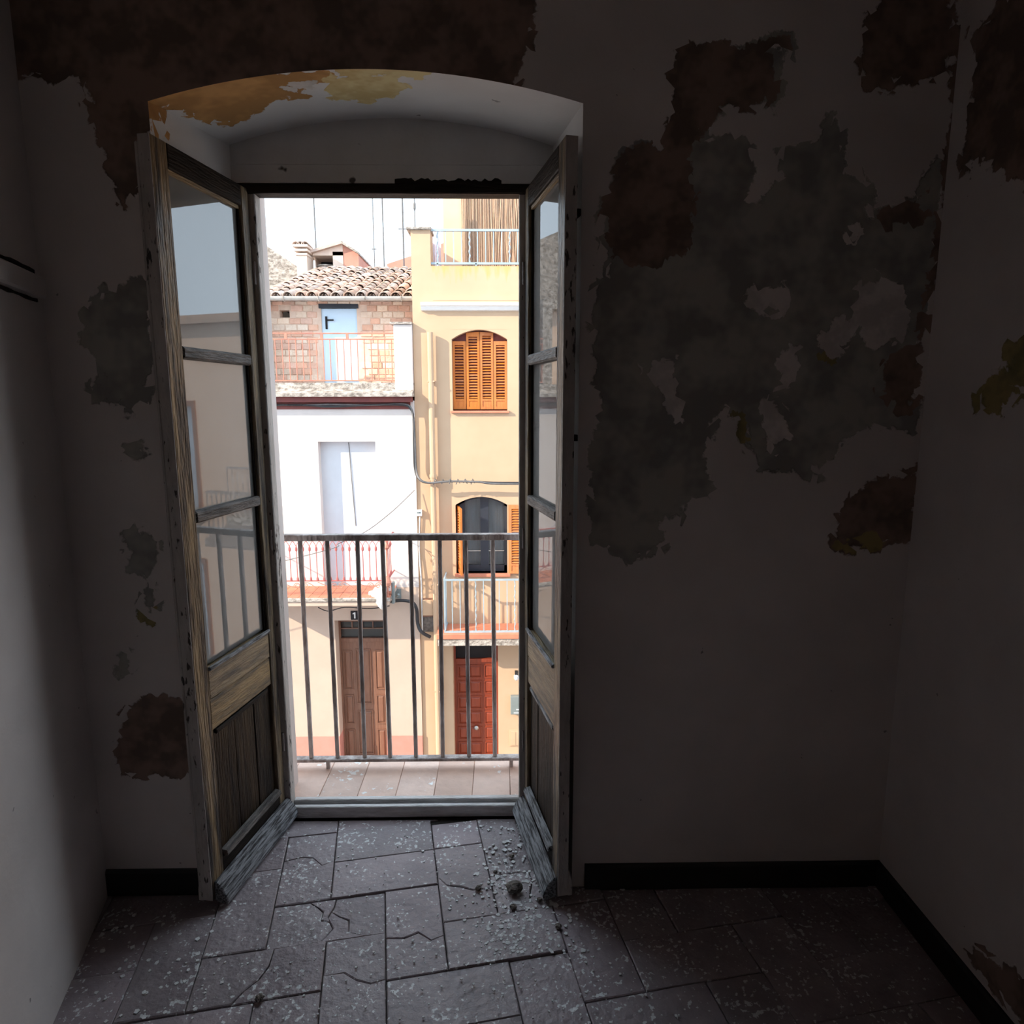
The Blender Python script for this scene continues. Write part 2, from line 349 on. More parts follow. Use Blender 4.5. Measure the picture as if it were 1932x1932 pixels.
# ================================================================== ROOM SHELL
WY = -.42; XL, XR = -1.0, 1.77; ZC = 3.15
AX0, AX1 = -.628, .658                    # arch opening at the room face
def arch(x): t = max(-1, min(1, (x-(AX0+AX1)/2)/((AX1-AX0)/2))); return 2.607+.09*(1-t*t)
PX = {}   # outlines of missing plaster, traced on the photo
PX['G'] = [[(1268,80),(1340,90),(1420,75),(1490,75),(1492,120),(1475,170),(1462,208),(1400,205),(1345,220),(1325,240),(1328,262),(1360,255),(1395,265),(1420,280),(1432,340),(1415,355),(1390,370),(1400,378),(1440,370),(1470,340),(1478,285),(1545,270),(1560,210),(1575,207),(1590,240),(1590,320),(1620,325),(1640,350),(1650,400),(1690,380),(1735,360),(1750,330),(1770,290),(1785,290),(1780,340),(1770,420),(1770,500),(1755,590),(1735,640),(1720,700),(1738,780),(1725,830),(1680,800),(1640,810),(1590,840),(1565,880),(1545,898),(1520,890),(1500,870),(1470,893),(1435,885),(1420,850),(1400,800),(1390,775),(1360,775),(1340,810),(1325,860),(1345,930),(1320,940),(1300,950),(1290,985),(1255,975),(1255,1035),(1225,1045),(1185,1062),(1160,1045),(1150,1030),(1115,1030),(1112,900),(1125,740),(1115,720),(1120,560),(1140,520),(1130,410),(1155,330),(1175,290),(1210,262),(1240,280),(1258,290),(1258,220),(1270,170)],
  [(145,620),(180,560),(240,530),(275,525),(290,560),(290,700),(265,780),(230,760),(200,760),(150,750),(190,715),(180,680),(150,650)],
  [(215,820),(270,830),(275,855),(250,862),(225,845)], [(240,1000),(265,990),(300,1010),(300,1060),(275,1100),(245,1075),(255,1040),(240,1030)],
  [(270,1105),(295,1100),(300,1140),(285,1185),(265,1150)], [(215,1240),(240,1230),(265,1245),(230,1280)]]
PX['W'] = [[(1410,570),(1425,545),(1495,520),(1490,580),(1450,597)], [(1545,640),(1560,605),(1580,590),(1612,620),(1605,655),(1570,672)],
  [(1215,690),(1250,672),(1280,675),(1275,720),(1295,790),(1280,795),(1250,740),(1220,705)], [(1460,690),(1480,652),(1520,655),(1510,700),(1480,720)],
  [(1600,570),(1650,520),(1700,540),(1715,600),(1690,650),(1640,680),(1612,625)], [(1440,760),(1470,740),(1490,830),(1455,860),(1430,800)], [(1595,440),(1625,420),(1630,450),(1605,470)]]
PX['B'] = [[(-140,-120),(985,-120),(1005,50),(1000,120),(970,168),(900,240),(290,260),(272,330),(232,385),(205,350),(175,230),(145,150),(-60,140)],
  [(1270,82),(1480,82),(1455,205),(1345,212),(1300,300),(1310,400),(1300,480),(1240,510),(1160,500),(1135,410),(1160,320),(1210,268),(1255,285),(1262,180)],
  [(1565,1010),(1590,945),(1640,905),(1690,898),(1735,880),(1732,1015),(1690,1025),(1620,1045),(1570,1035)],
  [(1620,110),(1640,20),(1700,-60),(1800,-60),(1795,150),(1720,160),(1640,165)], [(1650,400),(1700,380),(1740,370),(1745,410),(1720,430),(1660,430)],
  [(1655,690),(1690,660),(1730,650),(1735,760),(1700,790),(1665,740)], [(1780,20),(1812,-60),(1815,150),(1800,300),(1785,420),(1768,560),(1745,620),(1732,700),(1722,680),(1745,580),(1762,480),(1778,330),(1790,150)],
  [(230,1345),(275,1310),(340,1310),(362,1320),(364,1460),(230,1462),(215,1400),(238,1375)]]
PX['O'] = [[(1590,1010),(1640,1005),(1680,1020),(1620,1044),(1575,1030)], [(1382,778),(1400,775),(1408,830),(1392,815)], [(268,1140),(290,1140),(290,1185),(270,1165)], [(1545,668),(1575,662),(1570,690),(1550,690)]]
front_layers = {'sd'+k: [[onY(*p, WY) for p in q] for q in v] for k, v in PX.items()}

mb = MB(); xs_step = .03
def grid(mb, x0, x1, zlo, zhi, nx, nz):
    k = len(mb.v); V = []; Fc = []
    for i in range(nx+1):
        x = x0+(x1-x0)*i/nx; a = zlo(x) if callable(zlo) else zlo
        for j in range(nz+1): V.append((x, WY, a+(zhi-a)*j/nz))
    for i in range(nx):
        for j in range(nz): Fc.append((i*(nz+1)+j, (i+1)*(nz+1)+j, (i+1)*(nz+1)+j+1, i*(nz+1)+j+1))
    mb.add(V, Fc)
grid(mb, XL-.15, AX0, -.02, ZC, 16, 100); grid(mb, AX1, XR, -.02, ZC, 38, 100); grid(mb, AX0, AX1, arch, ZC, 44, 18)
# body of the wall behind the plaster face (solid to the street side)
EY = .20
nfront = len(mb.v)
wall_f = mb.obj('wall_front', m_front)
put_sdf(wall_f.data, np.array([(v.co.x, v.co.z) for v in wall_f.data.vertices]), front_layers)
struct(wall_f, 'window wall of peeling plaster with grey and brown bare patches around the arched balcony opening', 'wall')
core = MB()
JX0, JX1 = -.555, .60                     # jambs at the frame
core.box(-4.5, AX0-.001, .0, EY, -4.6, ZC+.25); core.box(AX1+.001, 5.5, .0, EY, -4.6, ZC+.25)
core.box(AX0-.001, -.51, .055, EY, -.02, ZC); core.box(.51, AX1+.001, .055, EY, -.02, ZC)
core.box(-.51, .51, .055, EY, 2.575, ZC); core.box(AX0, AX1, .0, EY, -4.6, -.10); core.box(AX0, AX1, .02, EY, 2.80, ZC+.25)
struct(core.obj('wall_street', m_extw), 'our own outer wall of pale rendered masonry facing the street', 'wall')
# reveal: jambs + arched soffit
rv = MB(); nx, ny = 44, 16
def soff(x, t):  # t 0 room face .. 1 frame
    xx = AX0+(AX1-AX0)*x; xb = JX0+(JX1-JX0)*x
    return (xx*(1-t)+xb*t, WY*(1-t)+.0*t, arch(xx)+.03*t)
V = [soff(i/nx, j/ny) for i in range(nx+1) for j in range(ny+1)]
rv.add(V, [(i*(ny+1)+j, i*(ny+1)+j+1, (i+1)*(ny+1)+j+1, (i+1)*(ny+1)+j) for i in range(nx) for j in range(ny)])
for xa, xb, e in ((AX0, JX0, 0), (AX1, JX1, 1)):
    nz = 60; V = []
    for j in range(9):
        t = j/8
        for k in range(nz+1): V.append((xa*(1-t)+xb*t, WY*(1-t), (soff(e, t)[2])*k/nz-.01*(1-k/nz)))
    rv.add(V, [(j*(nz+1)+k, (j+1)*(nz+1)+k, (j+1)*(nz+1)+k+1, j*(nz+1)+k+1) for j in range(8) for k in range(nz)])
rvo = rv.obj('wall_reveal', m_soffit)
def onsoff(px, py):
    r = ray(px, py); best = None
    for Y in np.linspace(WY, 0, 85):
        p = CAM+(Y-CAM[1])/r[1]*r; t = (Y-WY)/-WY
        e = abs(p[2]-(arch(p[0])+.03*t))
        if best is None or e < best[0]: best = (e, p[0], Y)
    return best[1:]
po = [[onsoff(*p) for p in [(290,178),(420,148),(560,132),(640,128),(640,150),(590,165),(580,185),(560,185),(545,178),(500,195),(465,220),(425,235),(385,222),(340,205),(320,190)]], [(AX0-.05, WY-.02), (AX0+.05, WY-.02), (AX0+.055, WY+.055), (AX0-.05, WY+.06)],
      [onsoff(*p) for p in [(640,132),(690,128),(790,133),(800,140),(740,141),(700,150),(650,150)]], [(AX0-.02, WY-.05), (-.28, WY-.05), (-.2, WY+.02), (AX0-.02, WY+.03)]]
pyel = [[onsoff(*p) for p in [(620,150),(650,140),(750,140),(765,165),(735,185),(690,195),(640,188),(612,180)]], [(-.1, WY-.05), (.2, WY-.05), (.17, WY+.06), (-.08, WY+.05)]]
pw = [[onsoff(*p) for p in [(528,160),(570,152),(600,158),(600,172),(560,172)]]]
pts = np.array([(v.co.x, v.co.y+(0 if v.co.z > 2.45 else 5)) for v in rvo.data.vertices])
put_sdf(rvo.data, pts, {'sdO': po, 'sdY': pyel, 'sdW': pw})
struct(rvo, 'deep whitewashed arched reveal with ochre bare plaster at its upper edge', 'wall')
# tympanum over the frame head
ty = MB(); poly = [(JX0+(JX1-JX0)*i/24, soff(i/24, 1)[2]+.004) for i in range(25)]
ty.prism([(JX1, 2.573)]+poly[::-1]+[(JX0, 2.573)], 'y', -.004, .05)
struct(ty.obj('trim_1', m_lintel), 'whitewashed flat panel above the balcony door head', 'trim')

# side walls
def side_wall(name, P0, P1, m, layers=None, n=40, nz=100, z0=-.02, z1=ZC):
    b = MB(); V = []
    for i in range(n+1):
        t = i/n
        for k in range(nz+1): V.append((P0[0]*(1-t)+P1[0]*t, P0[1]*(1-t)+P1[1]*t, z0+(z1-z0)*k/nz))
    b.add(V, [(i*(nz+1)+k, (i+1)*(nz+1)+k, (i+1)*(nz+1)+k+1, i*(nz+1)+k+1) for i in range(n) for k in range(nz)])
    o = b.obj(name, m)
    if layers is not None: put_sdf(o.data, np.array([(v.co.y, v.co.z) for v in o.data.vertices]), layers)
    return o
RB = [[(1825,60),(1860,40),(1932,-40),(1990,-60),(1990,345),(1932,345),(1905,335),(1870,302),(1810,325),(1815,260),(1835,150),(1845,90)], [(1815,1765),(1860,1795),(1932,1850),(1960,1880),(1960,1960),(1900,1900),(1850,1840)]]
RO = [[(1842,740),(1870,705),(1905,700),(1900,650),(1932,640),(1990,640),(1990,740),(1900,742),(1890,785),(1850,785)]]
rl = {'sdB': [[onX(*p, XR) for p in q] for q in RB], 'sdO': [[onX(*p, XR) for p in q] for q in RO], 'sdG': [], 'sdW': []}
struct(side_wall('wall_right', (XR, -2.4), (XR, WY), m_front, rl, 70), 'dim plaster side wall beyond the cracked corner, with brown bare patches', 'wall')
LP = ((XL, WY), (-.765, -1.28))
lw = side_wall('wall_left', LP[0], LP[1], m_front, {'sdB': [], 'sdG': [], 'sdO': [], 'sdW': []}, 30)
struct(lw, 'slanting whitewashed side wall catching soft daylight', 'wall')
b = MB(); b.box(-2.0, -.765, -1.40, -1.282, -.02, ZC); struct(b.obj('wall_return', m_plain), 'short plaster return wall beside the slanting wall', 'wall')
b = MB(); b.box(-2.1, -2.0, -4.3, -1.28, -.02, ZC); struct(b.obj('wall_side', m_plain), 'plaster wall of the room behind the viewer', 'wall')
b = MB(); b.box(XR, XR+.1, -4.3, -2.4, -.02, ZC); struct(b.obj('wall_far', m_plain), 'plaster wall of the room beside the viewer', 'wall')
b = MB(); b.box(-2.1, XR+.1, -4.4, -4.3, -.02, ZC); struct(b.obj('wall_back', m_plain), 'plaster wall closing the back of the room', 'wall')
b = MB(); b.box(-4.5, 5.5, -4.4, EY, ZC, ZC+.25); struct(b.obj('ceiling', m_ceil), 'dark plaster ceiling above the room', 'ceiling')
b = MB(); b.box(-4.5, XL-.16, -4.4, 0, -4.6, ZC); b.box(XR+.12, 5.5, -4.4, 0, -4.6, ZC); struct(b.obj('wall_neighbour', m_extw), 'masonry of our own building on both sides of the room', 'wall')
# baseboards
def base(name, x0, x1):
    b = MB(); b.prism([(WY-.016, 0), (WY, 0), (WY, .095), (WY-.008, .095), (WY-.016, .088)], 'x', x0, x1); return b.obj(name, m_base)
struct(base('baseboard_right', AX1+.045, XR), 'black painted skirting below the bare patch wall', 'baseboard')
struct(base('baseboard_left', XL, AX0-.03), 'black painted skirting in the corner beside the door', 'baseboard')
b = MB(); b.prism([(XR-.016, 0), (XR, 0), (XR, .095), (XR-.008, .095), (XR-.016, .088)], 'y', -2.4, WY); struct(b.obj('baseboard_side', m_base), 'black painted skirting along the dim side wall', 'baseboard')
# wooden lintel ledge on the slanting wall
d = Vector((LP[1][0]-LP[0][0], LP[1][1]-LP[0][1], 0)); ang = math.atan2(d.y, d.x)
lg = empty('trim_2', (LP[0][0], LP[0][1], 2.03), ang); struct(lg, 'cracked wooden lintel let into the slanting wall', 'trim')
MB().box(.02, .85, -.01, .022, .012, .075).obj('beam', m_plain, lg, .006)
rq = random.Random(3)
for zz, hh in ((.082, .012), (.002, .006)):
    tp = [(.05+.8*i/20, zz+hh+rq.uniform(-.004, .004)) for i in range(21)]; bt = [(.05+.8*i/20, zz-hh*.6+rq.uniform(-.002, .002)) for i in range(21)]
    MB().prism(tp+bt[::-1], 'y', -.004, .004).obj('crack', m_wdark, lg)

# ================================================================== FLOOR
fl = MB(); fl.box(-2.0, XR, -4.3, .02, -.12, -.012)
floor = struct(fl.obj('floor', m_grout), 'floor of worn terracotta tiles laid in herringbone, dusted with plaster', 'floor')
P_ = .190; TH = math.radians(10.2); OX, OY = -.234, -.272
U = Vector((math.cos(TH), math.sin(TH))); Vv = Vector((math.sin(TH), -math.cos(TH)))
def uv(u, v): q = U*(u*P_)+Vv*(v*P_); return OX+q.x, OY+q.y
def tile_mesh(poly, h=.022, g=.0022):
    c = (sum(p[0] for p in poly)/len(poly), sum(p[1] for p in poly)/len(poly))
    def off(p, e):
        d_ = Vector((p[0]-c[0], p[1]-c[1])); L_ = d_.length; return (p[0]-d_.x/L_*e, p[1]-d_.y/L_*e)
    a = [off(p, g) for p in poly]; t = [off(p, g+.004) for p in poly]; n = len(poly)
    v = [(*p, -h) for p in a]+[(*p, -.0025) for p in a]+[(*p, 0) for p in t]
    f = [tuple(range(n-1, -1, -1)), tuple(range(2*n, 3*n))]
    for k in range(2): f += [(k*n+i, k*n+(i+1) % n, (k+1)*n+(i+1) % n, (k+1)*n+i) for i in range(n)]
    return MB().add(v, f)
def rect_poly(u0, u1, v0, v1, xmin=-2.0, xmax=XR-.005, ymax=-.012):
    """outline of a tile in room coordinates, trimmed at walls"""
    poly = [uv(u0, v0), uv(u1, v0), uv(u1, v1), uv(u0, v1)]
    def clip(poly, f, inter):
        out = []
        for i in range(len(poly)):
            a, c = poly[i-1], poly[i]
            if f(c):
                if not f(a): out.append(inter(a, c))
                out.append(c)
            elif f(a): out.append(inter(a, c))
        return out
    for ax, lim, sgn in ((0, xmin, 1), (0, xmax, -1), (1, ymax, -1), (1, -4.29, 1)):
        if not poly: return poly
        poly = clip(poly, lambda p: (p[ax]-lim)*sgn >= 0, lambda a, c: (lambda t: (a[0]+(c[0]-a[0])*t, a[1]+(c[1]-a[1])*t))((lim-a[ax])/(c[ax]-a[ax])))
    return poly
tiles = []
for a in range(-26, 40):
    for bq in range(-12, 16):
        hu, hv = -a+2*bq, a+2*bq
        tiles.append((hu, hu+2, hv, hv+1)); tiles.append((hu+2, hu+3, hv, hv+2))
tiles = [t for t in tiles if not (t[2] < -.01 and t[3] > -2.5 and t[1] > .01 and t[0] < 2.99)]
tiles += [(0, 2, -1, 0), (2, 3, -.8, 0), (0, 3, -1.9, -1)]
rnd = random.Random(3); cache = {}; ntile = 0; rest = MB()
cracked = {(-1, 1, 1, 2): 3, (-1, 0, -1, 1): 2, (3, 5, 1, 2): 2, (2, 3, 0, 2): 2, (1, 2, 1, 3): 2, (0, 1, 2, 4): 2, (-3, -1, 1, 2): 2, (-2, 0, 2, 3): 2}
def split(poly, r):
    # cut an outline with a jagged line between two long sides
    n = len(poly); e = max(range(n), key=lambda i: (Vector(poly[i])-Vector(poly[i-1])).length)
    o = (e+n//2) % n
    A = Vector(poly[e-1]).lerp(Vector(poly[e]), r.uniform(.3, .7)); B = Vector(poly[o-1]).lerp(Vector(poly[o]), r.uniform(.3, .7))
    nr = Vector((-(B-A).y, (B-A).x)); mids = [A.lerp(B, t)+nr*r.uniform(-.14, .14) for t in (.3, .55, .8)]
    idx = []; i = e
    while i != o: idx.append(i); i = (i+1) % n
    p1 = [A]+[Vector(poly[i]) for i in idx]+[B]+mids[::-1]
    idx2 = []; i = o
    while i != e: idx2.append(i); i = (i+1) % n
    p2 = [B]+[Vector(poly[i]) for i in idx2]+[A]+mids
    return [[tuple(p) for p in p1], [tuple(p) for p in p2]]
cand = []
for t in tiles:
    poly = rect_poly(*t)
    if len(poly) < 3: continue
    if max(p[0] for p in poly) < -.64 or min(p[0] for p in poly) > .665: poly = rect_poly(*t, ymax=WY-.002)
    if len(poly) < 3: continue
    c = (sum(p[0] for p in poly)/len(poly), sum(p[1] for p in poly)/len(poly))
    ar = abs(sum(poly[i-1][0]*poly[i][1]-poly[i][0]*poly[i-1][1] for i in range(len(poly))))/2
    if ar < .0012: continue
    cand.append((c[1], t, poly, ar, c))
cand.sort(key=lambda q: -q[0])
for yy, t, poly, ar, c in cand:
    whole = len(poly) == 4 and ar > .9*(t[1]-t[0])*(t[3]-t[2])*P_*P_ and t not in cracked
    z = rnd.uniform(-.0045, .0035)
    if yy < -2.1:
        tm = tile_mesh(poly); rest.add([(v[0], v[1], v[2]+z) for v in tm.v], tm.f); continue
    if whole:
        key = (round(t[1]-t[0], 2), round(t[3]-t[2], 2))
        if key not in cache:
            p0 = [(p[0]-c[0], p[1]-c[1]) for p in poly]; cache[key] = tile_mesh(p0).mesh('tile'); cache[key].materials.append(m_tile)
        link('tile', cache[key], None, floor, (c[0], c[1], z), (rnd.uniform(-.008, .008), rnd.uniform(-.008, .008), rnd.uniform(-.006, .006)))
    else:
        polys = [poly]
        if t in cracked and len(poly) >= 4:
            polys = split(poly, rnd)
            if cracked[t] == 3: polys = split(polys[0], rnd)+split(polys[1], rnd)
        for q in polys:
            cc = (sum(p[0] for p in q)/len(q), sum(p[1] for p in q)/len(q))
            link('tile', tile_mesh([(p[0]-cc[0], p[1]-cc[1]) for p in q]).mesh('tile'), m_tile, floor, (cc[0], cc[1], z+rnd.uniform(-.003, .001)), (rnd.uniform(-.012, .012), rnd.uniform(-.012, .012), 0))
    ntile += 1
tag(rest.obj('tile_field', m_tile, floor), kind='stuff')
# rubble and flakes
def lump(r, seed, flat=.6):
    bm = bmesh.new(); bmesh.ops.create_icosphere(bm, subdivisions=2, radius=r); rr = random.Random(seed)
    for v in bm.verts: v.co *= rr.uniform(.72, 1.15); v.co.z *= flat
    zmin = min(v.co.z for v in bm.verts)
    for v in bm.verts: v.co.z -= zmin
    me = bpy.data.meshes.new('plaster_lump'); bm.to_mesh(me); bm.free(); me.materials.append(m_stone); return me
for i, (px, py, r, lab) in enumerate([(970, 1683, .030, 'largest brown plaster lump on the cracked tile near the door'), (902, 1680, .013, 'small dark plaster crumb beside the crack left of the big lump'),
        (1018, 1702, .011, 'dark plaster crumb in front of the drip board end'), (965, 1618, .011, 'small dark plaster crumb near the door foot on a whitened tile'),
        (1054, 1752, .012, 'round black crumb on the whitened tile edge nearest the dark floor'), (968, 1715, .012, 'plaster crumb just in front of the largest lump'),
        (935, 1648, .009, 'tiny crumb on the chipped tile in the middle of the doorway'), (490, 1888, .015, 'dark crumb on the tile at the lower edge of the lit floor')]):
    x, y = onZ(px, py); o = link('plaster_lump', lump(r, i), None, None, (x, y, .0015), (0, 0, i)); tag(o, lab, 'rubble', 'plaster crumbs on the floor')
fk = MB(); rr = random.Random(11)
def flake(x, y, s):
    n = rr.choice((4, 5, 6)); a0 = rr.uniform(0, 6); h = rr.uniform(.0012, .004)
    pts_ = [(x+s*rr.uniform(.5, 1)*math.cos(a0+6.283*k/n), y+s*rr.uniform(.5, 1)*math.sin(a0+6.283*k/n)) for k in range(n)]
    fk.prism(pts_, 'z', .001, .001+h)
for k in range(520):
    x, y = onZ(rr.gauss(985, 55), rr.uniform(1558, 1800)); flake(x, y, rr.uniform(.002, .009)*(1 if rr.random() < .8 else 1.6))
for k in range(330):
    x, y = onZ(rr.uniform(380, 1150), rr.uniform(1560, 1930)); flake(x, y, rr.uniform(.0015, .006))
for k in range(90):
    x, y = onZ(rr.uniform(1150, 1850), rr.uniform(1700, 1930)); flake(x, y, rr.uniform(.002, .007))
for k in range(70):
    x, y = onZ(rr.uniform(180, 420), rr.uniform(1720, 1930)); flake(x, y, rr.uniform(.003, .011))
fk_o = fk.obj('plaster_flakes', m_flake); tag(fk_o, 'white plaster flakes and dust strewn over the floor tiles', 'debris', kind='stuff')

# ================================================================== DOOR FRAME, THRESHOLD, LEAVES
fr = empty('trim_3', (0, 0, 0)); struct(fr, 'worn balcony door frame with dark head and raised threshold', 'door frame')
MB().box(-.56, -.478, .0, .055, .0, 2.478).obj('jamb_post', m_wgrey, fr, .003)
MB().box(.478, .605, .0, .055, .0, 2.478).obj('jamb_post', m_wgrey, fr, .003)
MB().box(-.56, .605, -.006, .055, 2.508, 2.5725).obj('head_board', m_lintel, fr, .002)
MB().box(-.56, .605, -.012, .055, 2.474, 2.508).obj('head_rail', m_wdark, fr, .004)
st = MB(); rr = random.Random(5)
sx = .03; poly_t = []; poly_b = []
while sx < .42: poly_t.append((sx, 2.522+rr.uniform(-.006, .006))); poly_b.append((sx, 2.507)); sx += .012
st.prism(poly_t+poly_b[::-1], 'y', -.0085, -.004); st.obj('scorched_strip', m_wdark, fr)
MB().box(-.56, .605, .0, .022, .0, .052).obj('sill_board', m_thr, fr, .003)
MB().box(-.478, .478, .022, .034, .0, .036).obj('rebate', m_wdark, fr)
MB().box(-.478, .478, .034, .060, .0, .064).obj('weather_bar', m_thr, fr, .003)

LW = .51; TK = .036
def leaf(name, hx, s, a, label):
    """local x = from hinge to free edge, local y>0 = towards the middle of the doorway (room face), z up"""
    dirv = Vector((s*math.sin(a), -math.cos(a)))
    root = empty(name, (hx, -.004, 0), math.atan2(dirv.y, dirv.x)); struct(root, label, 'door')
    k = -s     # sign of the room-side face in local y
    # local +y axis = rot90(dir) ; for left leaf (s=-1) it points to +x (middle)
    def B(x0, x1, y0, y1, z0, z1): y0, y1 = sorted((y0*k, y1*k)); return MB().box(x0, x1, y0, y1, z0, z1)
    B(0, .046, -TK, 0, .03, 2.49).obj('stile', m_wood, root, .003)
    fs = B(.436, LW, -TK, 0, .03, 2.49).obj('stile', m_wood, root, .003)
    tag(B(LW-.0005, LW+.0035, -TK-.001, .0005, .035, 2.488).obj('edge_strip', m_wgrey, root, .001), 'grey painted free edge')
    if s < 0: B(LW-.03, LW+.004, -TK-.014, -TK-.0005, .06, 2.47).obj('astragal', m_wgrey, root, .004)
    B(.046, .436, -TK, 0, 2.42, 2.49).obj('top_rail', m_wdark, root, .003)
    for z in (1.884, 1.362): B(.046, .436, -TK+.006, .002, z-.019, z+.019).obj('muntin', m_munt, root, .006)
    rail = B(.046, .436, -TK, -.002, .735, .842).obj('lock_rail', m_woodh, root, .004)
    B(.046, .436, -TK, -.004, .622, .7335).obj('lock_rail', m_woodh, root, .004)
    B(.046, .436, -.004, .008, .838, .852).obj('glazing_bead', m_drip, root, .003)
    # kick panel of boards
    xs_ = [.046, .16, .29, .436]
    for i in range(3): B(xs_[i]+.001, xs_[i+1]-.001, -TK+.008, -.016-.002*(i == 1), .15, .622).obj('plank', m_wpanel, root, .003)
    B(.07, .412, -.016, -.004, .598, .616).obj('panel_molding', m_drip if s > 0 else m_wdark, root, .004)
    B(.046, .436, -TK, -.002, .03, .152).obj('bottom_rail', m_wdark, root, .003)
    q = MB(); q.prism([(-.002*k, .148), (.016*k, .150), (.012*k, .168), (-.014*k, .172)], 'x', .05, .43); q.obj('panel_molding', m_drip if s > 0 else m_munt, root, .002)
    # inner drip board, weathered, standing proud at the foot of the leaf
    q = MB(); q.prism([(0, .022), (.045*k, .012), (.050*k, .030), (.036*k, .066), (.014*k, .092), (0, .098)], 'x', -.012, .498); q.obj('drip_board', m_drip, root, .003)
    # outer weather board (street side of the leaf)
    q = MB(); q.prism([(-(TK)*k, .03), (-(TK+.017)*k, .03), (-(TK+.017)*k, .07), (-(TK+.008)*k, .125), (-TK*k, .13)], 'x', .02, LW+.002); q.obj('weather_board', m_wgrey, root, .002)
    for z0, z1 in ((1.903, 2.42), (1.381, 1.865), (.852, 1.343)):
        g = B(.046, .436, -.024, -.020, z0, z1).obj('pane', m_glass, root)
    # stops around glass
    for x in (.046, .428): B(x, x+.008, -.020, -.012, .85, 2.42).obj('glazing_stop', m_wdark, root)
    B(.05, .43, -.020, -.010, 2.408, 2.42).obj('glazing_stop', m_woodh, root)
    for z in (.35, 1.2, 2.2):
        t = MB(); t.tube([(-.004, .004*k, z-.04), (-.004, .004*k, z+.04)], .006, 8); t.obj('hinge', m_iron, root)
    return root
l1 = leaf('door_1', -.5, -1, .178, 'open glazed balcony door leaf on the side of the slanting wall, three dusty panes and brown kick panel')
l2 = leaf('door_2', .5, 1, .196, 'open glazed balcony door leaf beside the bare patch wall, panes reflecting blue sky')
# latch rod clips on the outer edge of the right leaf
for z in (2.28, 1.62):
    t = MB().box(.44, .515, TK, TK+.012, z-.010, z+.010); t.obj('clip', m_wdark, l2, .001)

# ================================================================== OUR BALCONY
bal = MB().box(-.95, .95, .058, .375, -.10, .026).obj('balcony_slab', m_grout); struct(bal, 'shallow balcony slab beyond the threshold paved with terracotta tiles', 'balcony')
tw = .166
for k in range(-5, 6):
    x0 = .027+tw*k
    link('tile', tile_mesh([(-tw/2, -.158), (tw/2, -.158), (tw/2, .158), (-tw/2, .158)], .02, .0015).mesh('tile'), m_btile, bal, (x0, .228, .048+random.uniform(-.002, .002)), (0, 0, random.uniform(-.006, .006)))
rb = random.Random(2)
RY = .31
rail = empty('balcony_railing', (0, RY, .05)); tag(rail, 'dark rusty iron railing of our balcony with plain upright bars', 'railing')
MB().box(-.93, .93, -.017, .017, 1.082, 1.110).obj('top_rail', m_iron, rail, .003)
MB().box(-.93, .93, -.020, .020, .036, .051).obj('bottom_rail', m_iron, rail, .003)
bm_ = MB(); bm_.box(-.0092, .0092, -.009, .009, .05, 1.083); me_b = bm_.mesh('baluster', .003); me_b.materials.append(m_iron)
for k in range(-4, 12): 
    x = -.48+.1222*k
    if abs(x) < .93: link('baluster', me_b, None, rail, (x+rb.uniform(-.003, .003), 0, 0), (0, rb.uniform(-.006, .006), rb.uniform(0, .3)))
for x in (-.403, .45): MB().box(x-.008, x+.008, -.008, .008, -.006, .037).obj('foot', m_iron, rail)
for s in (-1, 1):
    MB().box(s*.93-.012, s*.93+.012, -.115, .014, 1.09, 1.106).obj('return_rail', m_iron, rail)
    MB().box(s*.93-.01, s*.93+.01, -.01, .01, -.004, 1.09).obj('post', m_iron, rail)

# ================================================================== STREET
SZ = zY(1450, 7.9)                        # street level at the far facades
b = MB(); b.box(-16, 16, EY+.0, 20, SZ-.3, SZ-.1); struct(b.obj('street', m_asph), 'paved street between the two rows of houses', 'street')
b = MB(); b.box(-16, 16, 6.9, 7.9, SZ-.12, SZ); struct(b.obj('pavement', m_pave), 'concrete pavement at the foot of the opposite houses', 'pavement')

